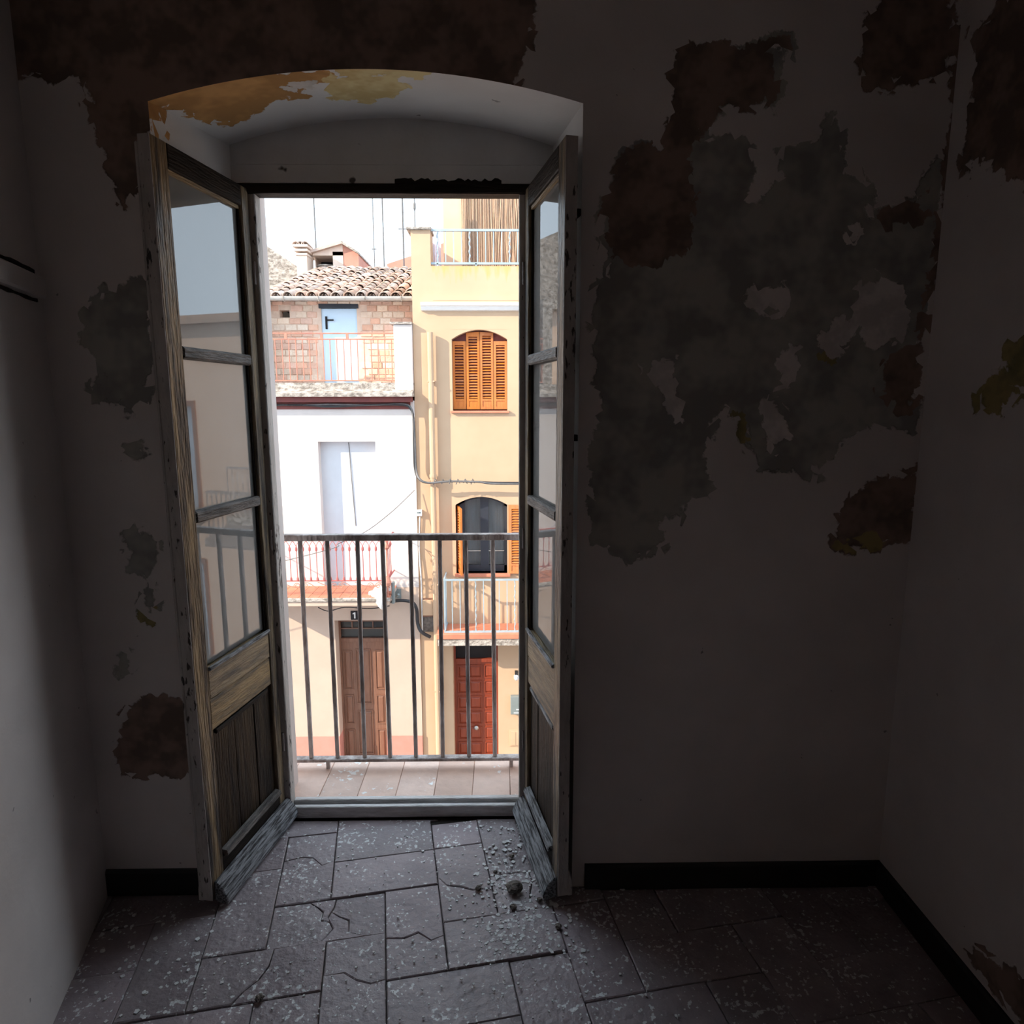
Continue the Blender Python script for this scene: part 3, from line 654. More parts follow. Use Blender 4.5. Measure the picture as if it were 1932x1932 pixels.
# ------------------------------------------------------------------ shared builders
def wall_arch_fill(mb, x0, x1, zs, zc, y0, y1, mi=0, n=14):
    """masonry between a segmental arch (springing zs, crown zc) and the flat top of its opening"""
    pts_ = [(x0+(x1-x0)*i/n, zs+(zc-zs)*(1-((2*i/n)-1)**2)) for i in range(n+1)]
    for i in range(n): mb.prism([pts_[i], pts_[i+1], (pts_[i+1][0], zc+.002), (pts_[i][0], zc+.002)], 'y', y0, y1, mi)
def arch_z(x, x0, x1, zs, zc): t = 2*(x-x0)/(x1-x0)-1; return zs+(zc-zs)*(1-t*t)
def shutter(parent, x0, x1, z0, z1, y, m=m_shut, rotz=0, pivot=None, cols=1, name='shutter', lower=True, ztop2=None):
    """louvred leaf: frame mesh + a slat for each louvre"""
    wd = x1-x0; px_, py_ = pivot or (x0, y)
    f = MB(); st_ = .035 if cols == 1 else .05; tk = .03; zl = z0+(.16 if lower else .05); zt = z1-.06
    t2 = ztop2 if ztop2 is not None else z1
    f.prism([(0, z0), (st_, z0), (st_, z1+(t2-z1)*st_/wd), (0, z1)], 'y', 0, tk); f.prism([(wd-st_, z0), (wd, z0), (wd, t2), (wd-st_, z1+(t2-z1)*(1-st_/wd))], 'y', 0, tk)
    f.prism([(st_, zt), (wd-st_, zt), (wd-st_, z1+(t2-z1)*(1-st_/wd)), (st_, z1+(t2-z1)*st_/wd)], 'y', 0, tk)
    f.box(st_, wd-st_, 0, tk, z0, z0+.04)
    if lower: f.box(st_, wd-st_, .008, tk-.004, z0+.04, zl-.02); f.box(st_, wd-st_, 0, tk, zl-.03, zl)
    inner = wd-2*st_; cw = inner if cols == 1 else (inner-.03)/2
    if cols == 2: f.box(st_+cw, st_+cw+.03, 0, tk, zl, zt)
    o = f.obj(name, m, parent, 0, loc=(px_, py_, 0), rot=(0, 0, rotz))
    sl = MB(); c_ = math.radians(38); dy, dz = .016*math.cos(c_), .016*math.sin(c_)
    sl.add([(0, -dy, -dz), (cw, -dy, -dz), (cw, dy, dz), (0, dy, dz), (0, -dy, -dz+.006), (cw, -dy, -dz+.006), (cw, dy, dz+.006), (0, dy, dz+.006)], [(0, 3, 2, 1), (4, 5, 6, 7), (0, 1, 5, 4), (1, 2, 6, 5), (2, 3, 7, 6), (3, 0, 4, 7)])
    me = sl.mesh('slat'); me.materials.append(m)
    n = int((zt-zl)/.042)
    for cc in range(cols):
        for i in range(n): link('slat', me, None, o, (st_+cc*(cw+.03), tk/2, zl+(zt-zl)*(i+.5)/n))
    # dark backing inside the room, only for closed leaves
    return o
def panel_door(parent, x0, x1, z0, z1, y, m, cols, name='front_door', rows=None):
    """framed door; cols = [(x0,x1,[(z0,z1)...])...] in fractions: raised panels as parts of the leaf"""
    body = MB().box(x0, x1, y, y+.05, z0, z1).obj(name, m, parent)
    W_, H_ = x1-x0, z1-z0
    for a, c, zz in cols:
        for p, q in zz:
            X0, X1, Z0, Z1 = x0+a*W_, x0+c*W_, z0+p*H_, z0+q*H_
            t = MB(); e = .022
            t.box(X0-.012, X1+.012, y-.016, y+.002, Z0-.014, Z0); t.box(X0-.012, X1+.012, y-.016, y+.002, Z1, Z1+.014); t.box(X0-.012, X0, y-.016, y+.002, Z0, Z1); t.box(X1, X1+.012, y-.016, y+.002, Z0, Z1)
            v = [(X0+.01, y, Z0+.01), (X1-.01, y, Z0+.01), (X1-.01, y, Z1-.01), (X0+.01, y, Z1-.01), (X0+.01+e, y-.014, Z0+.01+e), (X1-.01-e, y-.014, Z0+.01+e), (X1-.01-e, y-.014, Z1-.01-e), (X0+.01+e, y-.014, Z1-.01-e)]
            t.add(v, [(4, 5, 6, 7), (0, 1, 5, 4), (1, 2, 6, 5), (2, 3, 7, 6), (3, 0, 4, 7)]); t.obj('door_panel', m, body)
    return body

# ------------------------------------------------------------------ HOUSE A: pale pink house with brick attic
A = empty('townhouse', (0, 0, 0)); tag(A, 'pale pink and white townhouse with brick attic storey and old tiled roof', 'house')
YA = 7.9; AXR = xY(785, YA, 900); AXL = -6.2
zled0, zled1 = zY(756, YA), zY(722, YA)        # concrete ledge
zdado = zY(1388, YA); zslab = zY(1142, 7.4)
dx0, dx1 = xY(637, YA, 1300), xY(727, YA, 1300); dzt = zY(1170, YA)
wx0, wx1 = xY(605, YA, 950), xY(712, YA, 950); wz1 = zY(833, YA); wz0 = zY(1108, YA)
m_ = MB(); yb = YA+.38
wall_cells(m_, AXL, AXR, zslab+.15, zled0, YA, yb, [(wx0, wx1, wz0, wz1), (-5.1, -4.2, wz0, wz1)]); m_.obj('upper_wall', m_white, A)
m_ = MB(); wall_cells(m_, AXL, AXR, zdado, zslab+.15, YA, yb, [(dx0, dx1, SZ, dzt), (-5.2, -4.1, SZ+.9, dzt)]); m_.obj('lower_wall', m_pink, A)
m_ = MB(); wall_cells(m_, AXL, AXR, SZ-.1, zdado, YA-.012, yb, [(dx0, dx1, SZ, dzt)]); m_.obj('dado', m_dado, A)
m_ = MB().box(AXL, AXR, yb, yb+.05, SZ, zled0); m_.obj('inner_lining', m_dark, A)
MB().box(AXL, AXR-.06, YA+.3, YA+4.3, zled0-.2, zled0).obj('terrace_floor', m_conc, A)
# roller blind over the balcony window
m_ = MB(); z = wz0
while z < wz1-.01: m_.prism([(YA+.15, z), (YA+.162, z+.004), (YA+.162, z+.028), (YA+.15, z+.034)], 'x', wx0, wx1); z += .034
bl = m_.obj('roller_blind', m_blind, A)
MB().tube([(-.0, 0, 0), (.02, -.005, -.5), (.06, -.0, -1.35)], .006, 5).obj('pull_strap', m_cableg, bl, loc=((wx0+wx1)/2, YA+.145, wz1-.02))
MB().box(-5.1, -4.2, YA+.15, YA+.17, wz0, wz1).obj('roller_blind', m_blind, A)
# front door
th = zY(1213, YA); dl = YA+.26
panel_door(A, dx0+.03, dx1-.03, SZ+.02, th-.06, dl, m_bdoor, [(.05, .22, [(.03, .26), (.32, .55), (.61, .92)]), (.33, .65, [(.06, .42), (.49, .93)]), (.78, .95, [(.03, .26), (.32, .55), (.61, .92)])])
f = MB(); f.box(dx0, dx0+.03, dl-.02, dl+.05, SZ, dzt); f.box(dx1-.03, dx1, dl-.02, dl+.05, SZ, dzt); f.box(dx0+.03, dx1-.03, dl-.03, dl+.05, th-.06, th); f.box(dx0+.03, dx1-.03, dl-.02, dl+.03, dzt-.03, dzt)
z1_ = th+(dzt-th)*.42; z2_ = th+(dzt-th)*.75
for z in (z1_, z2_): f.box(dx0+.03, dx1-.03, dl, dl+.02, z-.008, z+.008)
for t in (.28, .5, .72): x = dx0+(dx1-dx0)*t; f.box(x-.008, x+.008, dl, dl+.02, z1_, z2_)
dfr = f.obj('door_frame', m_bdoor, A)
MB().box(dx0+.03, dx1-.03, dl+.03, dl+.04, th, dzt-.03).obj('transom_pane', m_win, dfr)
MB().box(dx0-.05, dx1+.35, YA-.25, YA+.2, SZ, SZ+.07).obj('door_step', m_conc, A)
np_ = empty('house_number_plate', (xY(669, YA, 1160), YA, zY(1160, YA))); tag(np_, 'small black house number plate above the brown door', 'sign')
MB().box(-.06, .06, -.018, .0, -.075, .075).obj('plate', m_dark, np_, .003)
MB().prism([(-.005, -.05), (.018, -.05), (.018, .052), (.0, .052), (-.026, .036), (-.026, .018), (-.005, .028)], 'y', -.021, -.017).obj('numeral', m_flake, np_)
# balcony of house A
bY = 7.22; bx1 = xY(736, bY, 1130); bx0 = xY(425, bY, 1130); zb1 = zY(1128, bY)
MB().box(bx0, bx1, bY, YA, zb1-.06, zb1).obj('balcony_slab', m_conc, A, .01)
MB().box(bx0+.03, bx1-.03, bY+.03, YA, zb1-.13, zb1-.06).obj('balcony_underside', m_pink, A)
tl = MB()
for i in range(16): 
    x = bx0+(bx1-bx0)*i/16; tl.box(x+.003, x+(bx1-bx0)/16-.003, bY+.02, YA, zb1, zb1+.006)
tl.obj('balcony_paving', m_redtile, A)
rY = bY+.05; zt_, zm_ = zY(1019, rY), zY(1095, rY)
rl_ = MB(); xa = bx0+.04; xb = bx1-.04
for Y0, Y1, X0, X1 in ((rY, rY, xa, xb), (rY, YA, xb, xb), (rY, YA, xa, xa)):
    for z in (zt_, zm_): rl_.tube([(X0, Y0, z), (X1, Y1, z)], .011, 6)
rlo = rl_.obj('balcony_rail', m_crimson, A)
bb = MB(); bb.tube([(0, 0, zm_), (0, 0, zt_-.09)], .0065, 6); bb.lathe([(.005, -.045), (.019, -.02), (.019, .012), (.006, .045)], 6, (0, 0, zt_-.13)); bb.lathe([(.019, 0), (.017, .03), (.006, .06)], 6, (0, 0, zm_+.01))
bb.tube([(0, 0, zt_-.09), (.018, 0, zt_-.05), (.05, 0, zt_-.005)], .005, 5); bb.tube([(0, 0, zt_-.09), (-.018, 0, zt_-.05), (-.05, 0, zt_-.005)], .005, 5)
meb = bb.mesh('baluster'); meb.materials.append(m_crimson)
x = xb-.06
while x > xa: link('baluster', meb, None, rlo, (x, rY, 0)); x -= .1
for k in range(1, 4):
    link('baluster', meb, None, rlo, (xb, rY+.12*k, 0), (0, 0, math.pi/2))
# scrollwork below the rail
def scroll(cx, cz, r, turns=1.4, sgn=1, y=0, rad=.0055):
    pts_ = [(cx+sgn*r*(1-.62*i/16)*math.cos(turns*6.283*i/16), y, cz+r*(1-.62*i/16)*math.sin(turns*6.283*i/16)) for i in range(17)]
    return MB().tube(pts_, rad, 5)
x = xb-.2
while x > xa:
    for sgn in (-1, 1):
        scroll(x+sgn*.055, zm_-.08, .05, 1.3, sgn, rY).obj('scroll', m_rust, rlo)
    MB().tube([(x-.30+.30*i/5*1.0, rY, zm_-.02-.09*math.sin(math.pi*i/10)) for i in range(6)], .0055, 5).obj('scroll', m_rust, rlo)
    MB().tube([(x+.06+.18*i/5, rY, zm_-.12+.10*math.cos(math.pi*i/10)) for i in range(6)], .0055, 5).obj('scroll', m_rust, rlo)
    x -= .56
rs = MB().tube([(xb, rY, zb1), (xb, rY, zt_+.03)], .012, 6); rs.lathe([(.03, 0), (.045, .03), (.03, .07), (.01, .1)], 8, (xb, rY, zt_-.14)); rs.lathe([(.05, -.02), (.06, .03), (.03, .12)], 8, (xb, rY, zm_-.06)); rs.obj('corner_post', m_rust, rlo)
# ledge, oxblood beam
lg_ = MB(); lg_.prism([(YA-.24, zled0+.06), (YA+.55, zled0+.06), (YA+.55, zled1-.02), (YA-.02, zled1), (YA-.02, zled1-.10), (YA-.045, zled1-.11), (YA-.06, zled0+.15), (YA-.24, zled0+.115)], 'x', AXL, AXR)
lo_ = lg_.obj('ledge', m_conc, A)
MB().box(AXL, AXR-.02, YA-.16, YA+.3, zled0-.02, zled0+.06).obj('oxblood_beam', m_beam, A)
MB().box(AXL, AXR-.06, YA-.015, YA+.2, zled0-.13, zled0-.02).obj('cable_board', m_beam, A)
# attic: brick wall behind a small terrace
YBk = 8.5; zbk0 = zled1-.05; zbk1 = zY(556, YBk)
ddx0, ddx1 = xY(608, YBk, 650), xY(675, YBk, 650); ddt = zY(582, YBk)
hx0, hx1, hz0, hz1 = xY(527, YBk, 592), xY(546, YBk, 592), zY(599, YBk, 540), zY(585, YBk, 540)
m_ = MB(); wall_cells(m_, AXL, AXR, zbk0, zbk1, YBk+.012, YBk+.2, [(ddx0, ddx1, zbk0, ddt), (hx0, hx1, hz0, hz1)])
bw = m_.obj('brick_wall', m_mortar, A)
MB().box(AXL, AXR, YBk+.5, YBk+.55, zbk0, zbk1).obj('attic_lining', m_dark, A)
rr = random.Random(9); meshes = []
for wlen in (.165, .18, .15):
    q = MB().box(0, wlen, 0, .06, 0, .088); meshes.append((wlen, q.mesh('brick', .004)))
import itertools
bmeshes = []
for wlen, me in meshes:
    for mm in (m_brick, m_brickl):
        c_ = me.copy(); c_.materials.clear(); c_.materials.append(mm); bmeshes.append((wlen, mm is m_brickl, c_))
row = 0; z = zbk0; nb = 0; bx_end = AXR-.01
while z < zbk1-.05:
    x = -3.35+(row % 2)*.09
    while x < bx_end-.05:
        k = rr.randrange(3); light = rr.random() < .22; wl, _, me = bmeshes[k*2+(1 if light else 0)]
        in_door = x+wl > ddx0-.03 and x < ddx1+.03 and z < ddt+.01
        in_hole = x+wl > hx0-.01 and x < hx1+.01 and z+.088 > hz0+.01 and z < hz1-.01
        if not in_door and not in_hole and x+wl < bx_end:
            link('brick', me, None, bw, (x, YBk-rr.uniform(-.004, .01), z), (0, 0, 0)); nb += 1
        x += wl+.013
    z += .1; row += 1
MB().box(ddx0-.03, ddx1+.03, YBk-.01, YBk+.1, ddt, ddt+.07).obj('door_lintel', m_bluefr, bw)
db = MB().box(ddx0, ddx1, YBk+.04, YBk+.09, zbk0, ddt).obj('attic_door', m_bluedoor, A)
hb = MB(); hb.box(ddx0+.06, ddx0+.09, YBk+.02, YBk+.04, zbk0+.92, zbk0+1.12); hb.tube([(ddx0+.075, YBk+.0, zbk0+1.06), (ddx0+.2, YBk+.0, zbk0+1.06)], .011, 6); hb.tube([(ddx0+.075, YBk+.04, zbk0+1.06), (ddx0+.075, YBk+.0, zbk0+1.06)], .009, 6); hb.obj('handle', m_dark, db)
# party walls of the little terrace
MB().box(-3.6, -3.42, YA+.1, YBk+.1, zled1-.05, zbk1).obj('party_wall', m_conc, A)
pz = zY(612, YA, 770); px0, px1 = xY(745, YA, 690), AXR-.002
pil = MB().box(px0, px1, YA-.035, YBk+.05, zled1-.125, pz).obj('terrace_pillar', m_white, A, .01)
MB().box(px0-.05, px1, YA-.07, YBk, pz, pz+.03).obj('coping', m_conc, pil)
# terrace railing
tY = YA+.05; z0_, z1_, z2_ = zY(718, tY), zY(640, tY), zY(629, tY)
t = MB()
for z in (z0_, z1_, z2_): t.tube([(-3.4, tY, z), (px0, tY, z)], .010, 6)
tr_ = t.obj('terrace_rail', m_rust, A)
mbb = MB().tube([(0, 0, z0_), (0, 0, z1_)], .0075, 6).mesh('baluster'); mbb.materials.append(m_rust)
x = px0-.05
while x > -3.4: link('baluster', mbb, None, tr_, (x, tY, 0)); x -= .105
for x in (xY(655, tY, 634), -2.9, -2.35): MB().box(x-.02, x+.02, tY-.01, tY+.01, z1_, z2_).obj('spacer', m_rust, tr_)
# roof
eY = 8.24; ez = zY(553, eY); SLP = .30; ang = math.atan(SLP); RXL = -3.6; RXR = AXR+.0
nrow = 13; ex_ = .30
m_ = MB(); m_.prism([(eY, ez-.07), (eY+4.2, ez-.07+4.2*SLP), (eY+4.2, ez-.12+4.2*SLP), (eY+.0, ez-.12)], 'x', RXL, RXR); roof = m_.obj('roof', m_deck, A)
MB().prism([(eY+4.2, ez-.1+4.2*SLP), (eY+8, ez-.1+4.2*SLP-3.8*SLP), (eY+8, ez-.3), (eY+4.2, ez-.3)], 'x', RXL, RXR).obj('rear_roof', m_deck, A)
def barrel(r0_, r1_, L_, n=6, th_=.014):
    v = []; f = []
    for (r_, y, z) in ((r0_, 0, 0), (r1_, L_, 0)):
        for rad in (r_, r_-th_):
            for k in range(n+1): a_ = math.pi*k/n; v.append((rad*math.cos(a_), y, rad*math.sin(a_)*.9))
    m = n+1
    for k in range(n):
        f += [(k, k+1, 2*m+k+1, 2*m+k), (m+k, 3*m+k, 3*m+k+1, m+k+1), (k, m+k, m+k+1, k+1), (2*m+k, 2*m+k+1, 3*m+k+1, 3*m+k)]
    f += [(0, 2*m, 3*m, m), (n, m+n, 3*m+n, 2*m+n)]
    return MB().add(v, f).mesh('roof_tile', 0, True)
tm1 = barrel(.086, .066, .42); tm1.materials.append(m_rtile)
rr = random.Random(4); pitch = .186; nc = int((RXR-RXL)/pitch)
pans = MB()
for c_ in range(nc):
    x = RXR-.09-c_*pitch
    if x < -3.3: break
    for r_ in range(nrow):
        s_ = r_*ex_-.06
        link('roof_tile', tm1, None, roof, (x+rr.uniform(-.012, .012), eY+s_*math.cos(ang), ez-.045+s_*math.sin(ang)+rr.uniform(-.004, .01)), (ang-.03+rr.uniform(-.02, .02), rr.uniform(-.05, .05), rr.uniform(-.05, .05)))
        # pan below
        y0_, y1_ = eY+s_*math.cos(ang)-.03, eY+(s_+.36)*math.cos(ang); xx = x+pitch/2
        for k in range(5):
            a0_ = math.pi+math.pi*k/5; a1_ = math.pi+math.pi*(k+1)/5
            def q(a_, y, e): return (xx+.07*math.cos(a_), y, ez-.015+(y-eY)*SLP+e+.06*math.sin(a_))
            pans.add([q(a0_, y0_, .012), q(a1_, y0_, .012), q(a1_, y1_, 0), q(a0_, y1_, 0)], [(0, 1, 2, 3)])
tag(pans.obj('pan_tiles', m_rtile, roof), kind='stuff')
# gutter
g = MB(); gr = .06; gz = ez-.07
pr = [(eY-.10+gr*math.cos(math.pi+math.pi*k/8), gz+gr*math.sin(math.pi+math.pi*k/8)) for k in range(9)]
pr2 = [(eY-.10+(gr-.006)*math.cos(math.pi+math.pi*k/8), gz+(gr-.006)*math.sin(math.pi+math.pi*k/8)) for k in range(9)]
g.prism(pr+pr2[::-1], 'x', RXL, RXR-.02); gut = g.obj('gutter', m_zinc, A)
for px in (540, 605, 692, 760):
    x = xY(px, eY, 565); MB().tube([(x, eY-.10+(gr+.004)*math.cos(math.pi+math.pi*k/8), gz+(gr+.004)*math.sin(math.pi+math.pi*k/8)) for k in range(9)], .008, 5).obj('gutter_bracket', m_conc, gut)
MB().box(AXL, AXR, eY+.05, YBk+.1, zbk1-.02, ez-.09).obj('eaves_board', m_conc, A)

# ------------------------------------------------------------------ HOUSE B: yellow house
Bh = empty('townhouse', (0, 0, 0)); tag(Bh, 'yellow rendered townhouse with orange louvred shutters and rooftop terrace', 'house')
YB = 7.93; BX0u = AXR+.004; BX1 = 4.6
ztop = zY(502, YB, 900); zpier = zY(434, YB, 790); pierx1 = xY(812, YB, 470)
m_stain = stain_mat(ztop)
s1 = (xY(853, YB, 700), xY(957, YB, 700), zY(775, YB), zY(640, YB), zY(622, YB))
s2 = (xY(860, YB, 1010), xY(957, YB, 1010), zY(1082, YB), zY(953, YB), zY(938, YB))
d2 = (xY(856, YB, 1340), xY(940, YB, 1340), SZ, zY(1219, YB))
off = 2.05                                  # second bay of windows further along the facade
holes = []
for o_ in (0, off): holes += [(s1[0]+o_, s1[1]+o_, s1[2], s1[4]), (s2[0]+o_, s2[1]+o_, s2[2], s2[4])]
holes += [d2, (d2[0]+off, d2[1]+off, SZ+1.0, d2[3])]
m_ = MB(); wall_cells(m_, BX0u+.0, BX1, SZ-.1, ztop, YB, YB+.35, holes)
for o_ in (0, off):
    wall_arch_fill(m_, s1[0]+o_, s1[1]+o_, s1[3], s1[4], YB, YB+.35); wall_arch_fill(m_, s2[0]+o_, s2[1]+o_, s2[3], s2[4], YB, YB+.35)
m_.box(BX0u, pierx1, YB, YB+.35, ztop, zpier)
m_.box(BX0u, BX0u+.25, YB+.35, YB+5, SZ, zpier)
m_.obj('wall', m_yellow, Bh)
MB().box(BX0u+.26, BX1, YB+.6, YB+.65, SZ, ztop-.2).obj('inner_lining', m_room, Bh)
MB().box(BX0u+.25, BX1, YB+.35, YB+3.2, ztop-.14, ztop-.02).obj('terrace_floor', m_redtile, Bh)
MB().box(BX0u-.06, pierx1+.02, YB-.05, YB+.4, zpier, zpier+.035).obj('coping', m_conc, Bh, .006)
# dark damp edge under terrace railing
ms = MB(); rr = random.Random(8)
x = pierx1
# cornice band
cz = zY(578, YB); cx0 = xY(795, YB, 578)
MB().prism([(YB, cz-.07), (YB-.05, cz-.06), (YB-.09, cz-.01), (YB-.12, cz+.0), (YB-.12, cz+.045), (YB, cz+.055)], 'x', cx0, BX1-.2).obj('cornice_band', m_lampw, Bh)
# downpipe
px = xY(816, YB, 800); dp = MB(); dp.tube([(px, YB-.085, SZ+.02), (px, YB-.085, zY(628, YB))], .045, 10); dp.lathe([(.055, 0), (.055, .05)], 10, (px, YB-.085, zY(900, YB)))
dpo = dp.obj('downpipe', m_yellow, Bh)
for py in (720, 905, 1100, 1300): MB().box(px-.055, px+.055, YB-.12, YB, zY(py, YB)-.012, zY(py, YB)+.012).obj('pipe_clip', m_yellow, dpo)
MB().box(px+.07, px+.11, YB-.13, YB, SZ, zY(640, YB)).obj('shadow_fin', m_yellow, Bh) if False else None
# upper window: four closed louvred leaves
for o_ in (0, off):
    W4 = (s1[1]-s1[0])/4
    for i in range(4):
        x0 = s1[0]+o_+W4*i
        za = [arch_z(s1[0]+W4*j, s1[0], s1[1], s1[3], s1[4]) for j in (i, i+1)]
        tops = (za[0]-.02, za[1]-.02)
        if i in (0, 3): tops = (s1[3]-.02, s1[3]-.02)
        shutter(Bh, x0+.004, x0+W4-.004, s1[2]+.02, tops[0] if i != 1 else za[0]-.0, YB+.10, ztop2=tops[1] if i != 2 else za[1]-.0)
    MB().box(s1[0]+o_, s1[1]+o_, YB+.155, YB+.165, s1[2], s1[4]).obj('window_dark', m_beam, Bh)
    MB().box(s1[0]+o_-.03, s1[1]+o_+.03, YB-.05, YB+.2, s1[2]-.035, s1[2]).obj('window_sill', m_redtile, Bh, .004)
    # lower window with dark frame and opened shutters
    x0, x1 = s2[0]+o_+.09, s2[1]+o_; f = MB(); y0 = YB+.14; zc2 = s2[4]
    f.box(x0-.1, x0+.05, y0, y0+.06, s2[2], s2[4]); f.box(x1-.05, x1, y0, y0+.06, s2[2], s2[4]); f.box((x0+x1)/2-.065, (x0+x1)/2+.065, y0-.01, y0+.06, s2[2], s2[4]); f.box(x0, x1, y0, y0+.06, s2[2], s2[2]+.10)
    wall_arch_fill(f, x0-.09, x1, s2[3]-.06, s2[4]-.04, y0, y0+.06)
    wf = f.obj('window_frame', m_bluefr, Bh)
    for a_, c_ in ((x0+.05, (x0+x1)/2-.065), ((x0+x1)/2+.065, x1-.05)):
        MB().box(a_, c_, y0+.03, y0+.036, s2[2]+.1, s2[4]).obj('pane', m_win, wf)
        MB().box(a_, c_, y0+.012, y0+.03, s2[2]+.33, s2[2]+.342).obj('glazing_bar', m_zinc, wf)
    cq = MB(); nn = 30; cp_ = [(x0+(x1-x0)*i/nn, y0+.12+.012*math.sin(i*1.35)) for i in range(nn+1)]; cq.prism(cp_+[(p[0], p[1]+.004) for p in cp_[::-1]], 'z', s2[2]+.05, s2[4]+.02); cq.obj('curtain', m_curt, Bh)
    MB().box(s2[0]+o_-.02, s2[1]+o_+.05, YB-.06, YB+.2, s2[2]-.05, s2[2]).obj('window_sill', m_redtile, Bh, .006)
    sw = (s2[1]-s2[0])/2
    shutter(Bh, 0, sw*.92, s2[2]+.02, s2[3]-.03, 0, rotz=math.radians(-78), pivot=(s2[0]+o_+.012, YB+.13), lower=True, name='shutter')
    shutter(Bh, 0, sw*1.0, s2[2]-.0, s2[3]+.0, 0, rotz=math.radians(-4), pivot=(s2[1]+o_+.02, YB-.04), cols=2, lower=True, name='shutter')
    # balcony
    Yb = 7.42; zb = zY(1204, Yb); xb0 = xY(833, Yb, 1204)+o_*1.0; xb1 = xb0+1.75
    zr0, zr1 = zY(1193, Yb+.06), zY(1095, Yb+.06)
    sl = MB().box(xb0-.08, xb1, Yb, YB, zb-.03, zb+.06).obj('balcony_slab', m_redtile, Bh, .008)
    MB().box(xb0-.06, xb1-.02, Yb+.02, YB, zb-.14, zb-.03).obj('slab_underside', m_conc, Bh)
    yy = Yb+.07; xr0 = xb0+.05; rl2 = MB()
    for z in (zr0, zr1):
        rl2.box(xr0, xb1-.05, yy-.012, yy+.012, z-.014, z+.014); rl2.box(xr0-.012, xr0+.012, yy, YB, z-.014, z+.014)
    rb2 = rl2.obj('balcony_rail', m_ltblue, Bh)
    mb2 = MB().box(-.007, .007, -.007, .007, zr0, zr1).mesh('baluster'); mb2.materials.append(m_ltblue)
    tw_ = MB(); n_ = 22
    tw_.tube([(0.006*math.cos(i*1.9), .006*math.sin(i*1.9), zr0+(zr1-zr0)*i/n_) for i in range(n_+1)], [.007+.004*(i % 2) for i in range(n_+1)], 6); mtw = tw_.mesh('twisted_baluster'); mtw.materials.append(m_ltblue)
    x = xr0; i = 0
    while x < xb1-.06:
        link('baluster' if i % 5 != 4 else 'twisted_baluster', mb2 if i % 5 != 4 else mtw, None, rb2, (x, yy, 0)); x += .123; i += 1
    for k in range(1, 4): link('baluster', mb2, None, rb2, (xr0, yy+.11*k, 0))
    for x in (xr0+.49, xb1-.3): MB().box(x-.01, x+.01, yy-.01, yy+.01, zb+.05, zr0).obj('rail_foot', m_ltblue, rb2)
MB().prism([(0, 0), (.16, .0), (.02, .17)], 'x', -.01, .01).obj('balcony_rail_bracket', m_ltblue, Bh) if False else None
# door of the yellow house
tb = zY(1253, YB); dY = YB+.24
pr_ = [.035+.158*k for k in range(6)]
pc_ = [(a_+.02, a_+.135) for a_ in pr_]
pd = panel_door(Bh, d2[0]+.03, d2[1]-.03, SZ+.02, tb-.06, dY, m_rdoor, [(.06, .27, pc_), (.34, .62, pc_), (.72, .93, pc_)])
kx, kz = xY(899, dY, 1373), zY(1373, dY)
kb = MB(); kb.lathe([(.006, 0), (.02, .006), (.042, .02), (.042, .035), (.018, .05)], 12); kn = kb.obj('door_knob', m_silver, pd, 0, True, (kx, dY-.002, kz), (math.pi/2, 0, 0))
f = MB(); f.box(d2[0], d2[0]+.03, dY-.02, dY+.05, SZ, d2[3]); f.box(d2[1]-.03, d2[1], dY-.02, dY+.05, SZ, d2[3]); f.box(d2[0]+.03, d2[1]-.03, dY-.03, dY+.05, tb-.06, tb)
fo = f.obj('door_frame', m_rdoor, Bh); MB().box(d2[0]+.03, d2[1]-.03, dY+.02, dY+.03, tb, d2[3]).obj('transom_pane', m_dark, fo)
MB().box(d2[0]+off, d2[1]+off, dY+.02, dY+.04, SZ+1.0, d2[3]).obj('ground_window', m_rdoor, Bh)
# rooftop railing
tz0, tz1 = zY(496, YB, 900), zY(433, YB, 900); tr2 = MB()
for z in (tz0, tz1): tr2.box(pierx1-.01, BX1, YB+.03, YB+.06, z-.016, z+.016)
tro = tr2.obj('terrace_rail', m_ltblue, Bh)
me_t = MB().box(-.007, .007, -.007, .007, tz0, tz1).mesh('baluster'); me_t.materials.append(m_ltblue)
n_ = 14; t2 = MB().tube([(.007*math.cos(i*1.9), .007*math.sin(i*1.9), tz0+(tz1-tz0)*i/n_) for i in range(n_+1)], [.008+.005*(i % 2) for i in range(n_+1)], 6); me_tw = t2.mesh('twisted_baluster'); me_tw.materials.append(m_ltblue)
x = xY(825, YB, 465); i = 0
while x < BX1:
    tws = i % 5 == 4 or i == 0
    link('twisted_baluster' if tws else 'baluster', me_tw if tws else me_t, None, tro, (x, YB+.045, 0)); x += .121; i += 1
for x in (xY(825, YB, 500), xY(898, YB, 500), 1.6, 2.9): MB().box(x-.012, x+.012, YB+.03, YB+.06, ztop-.01, tz0).obj('rail_foot', m_ltblue, tro)
# moss streaks below the terrace edge
MB().box(pierx1+.02, BX1-.02, YB-.006, YB+.02, ztop-.5, ztop-.0).obj('stained_band', m_stain, Bh, loc=(0, 0, 0))
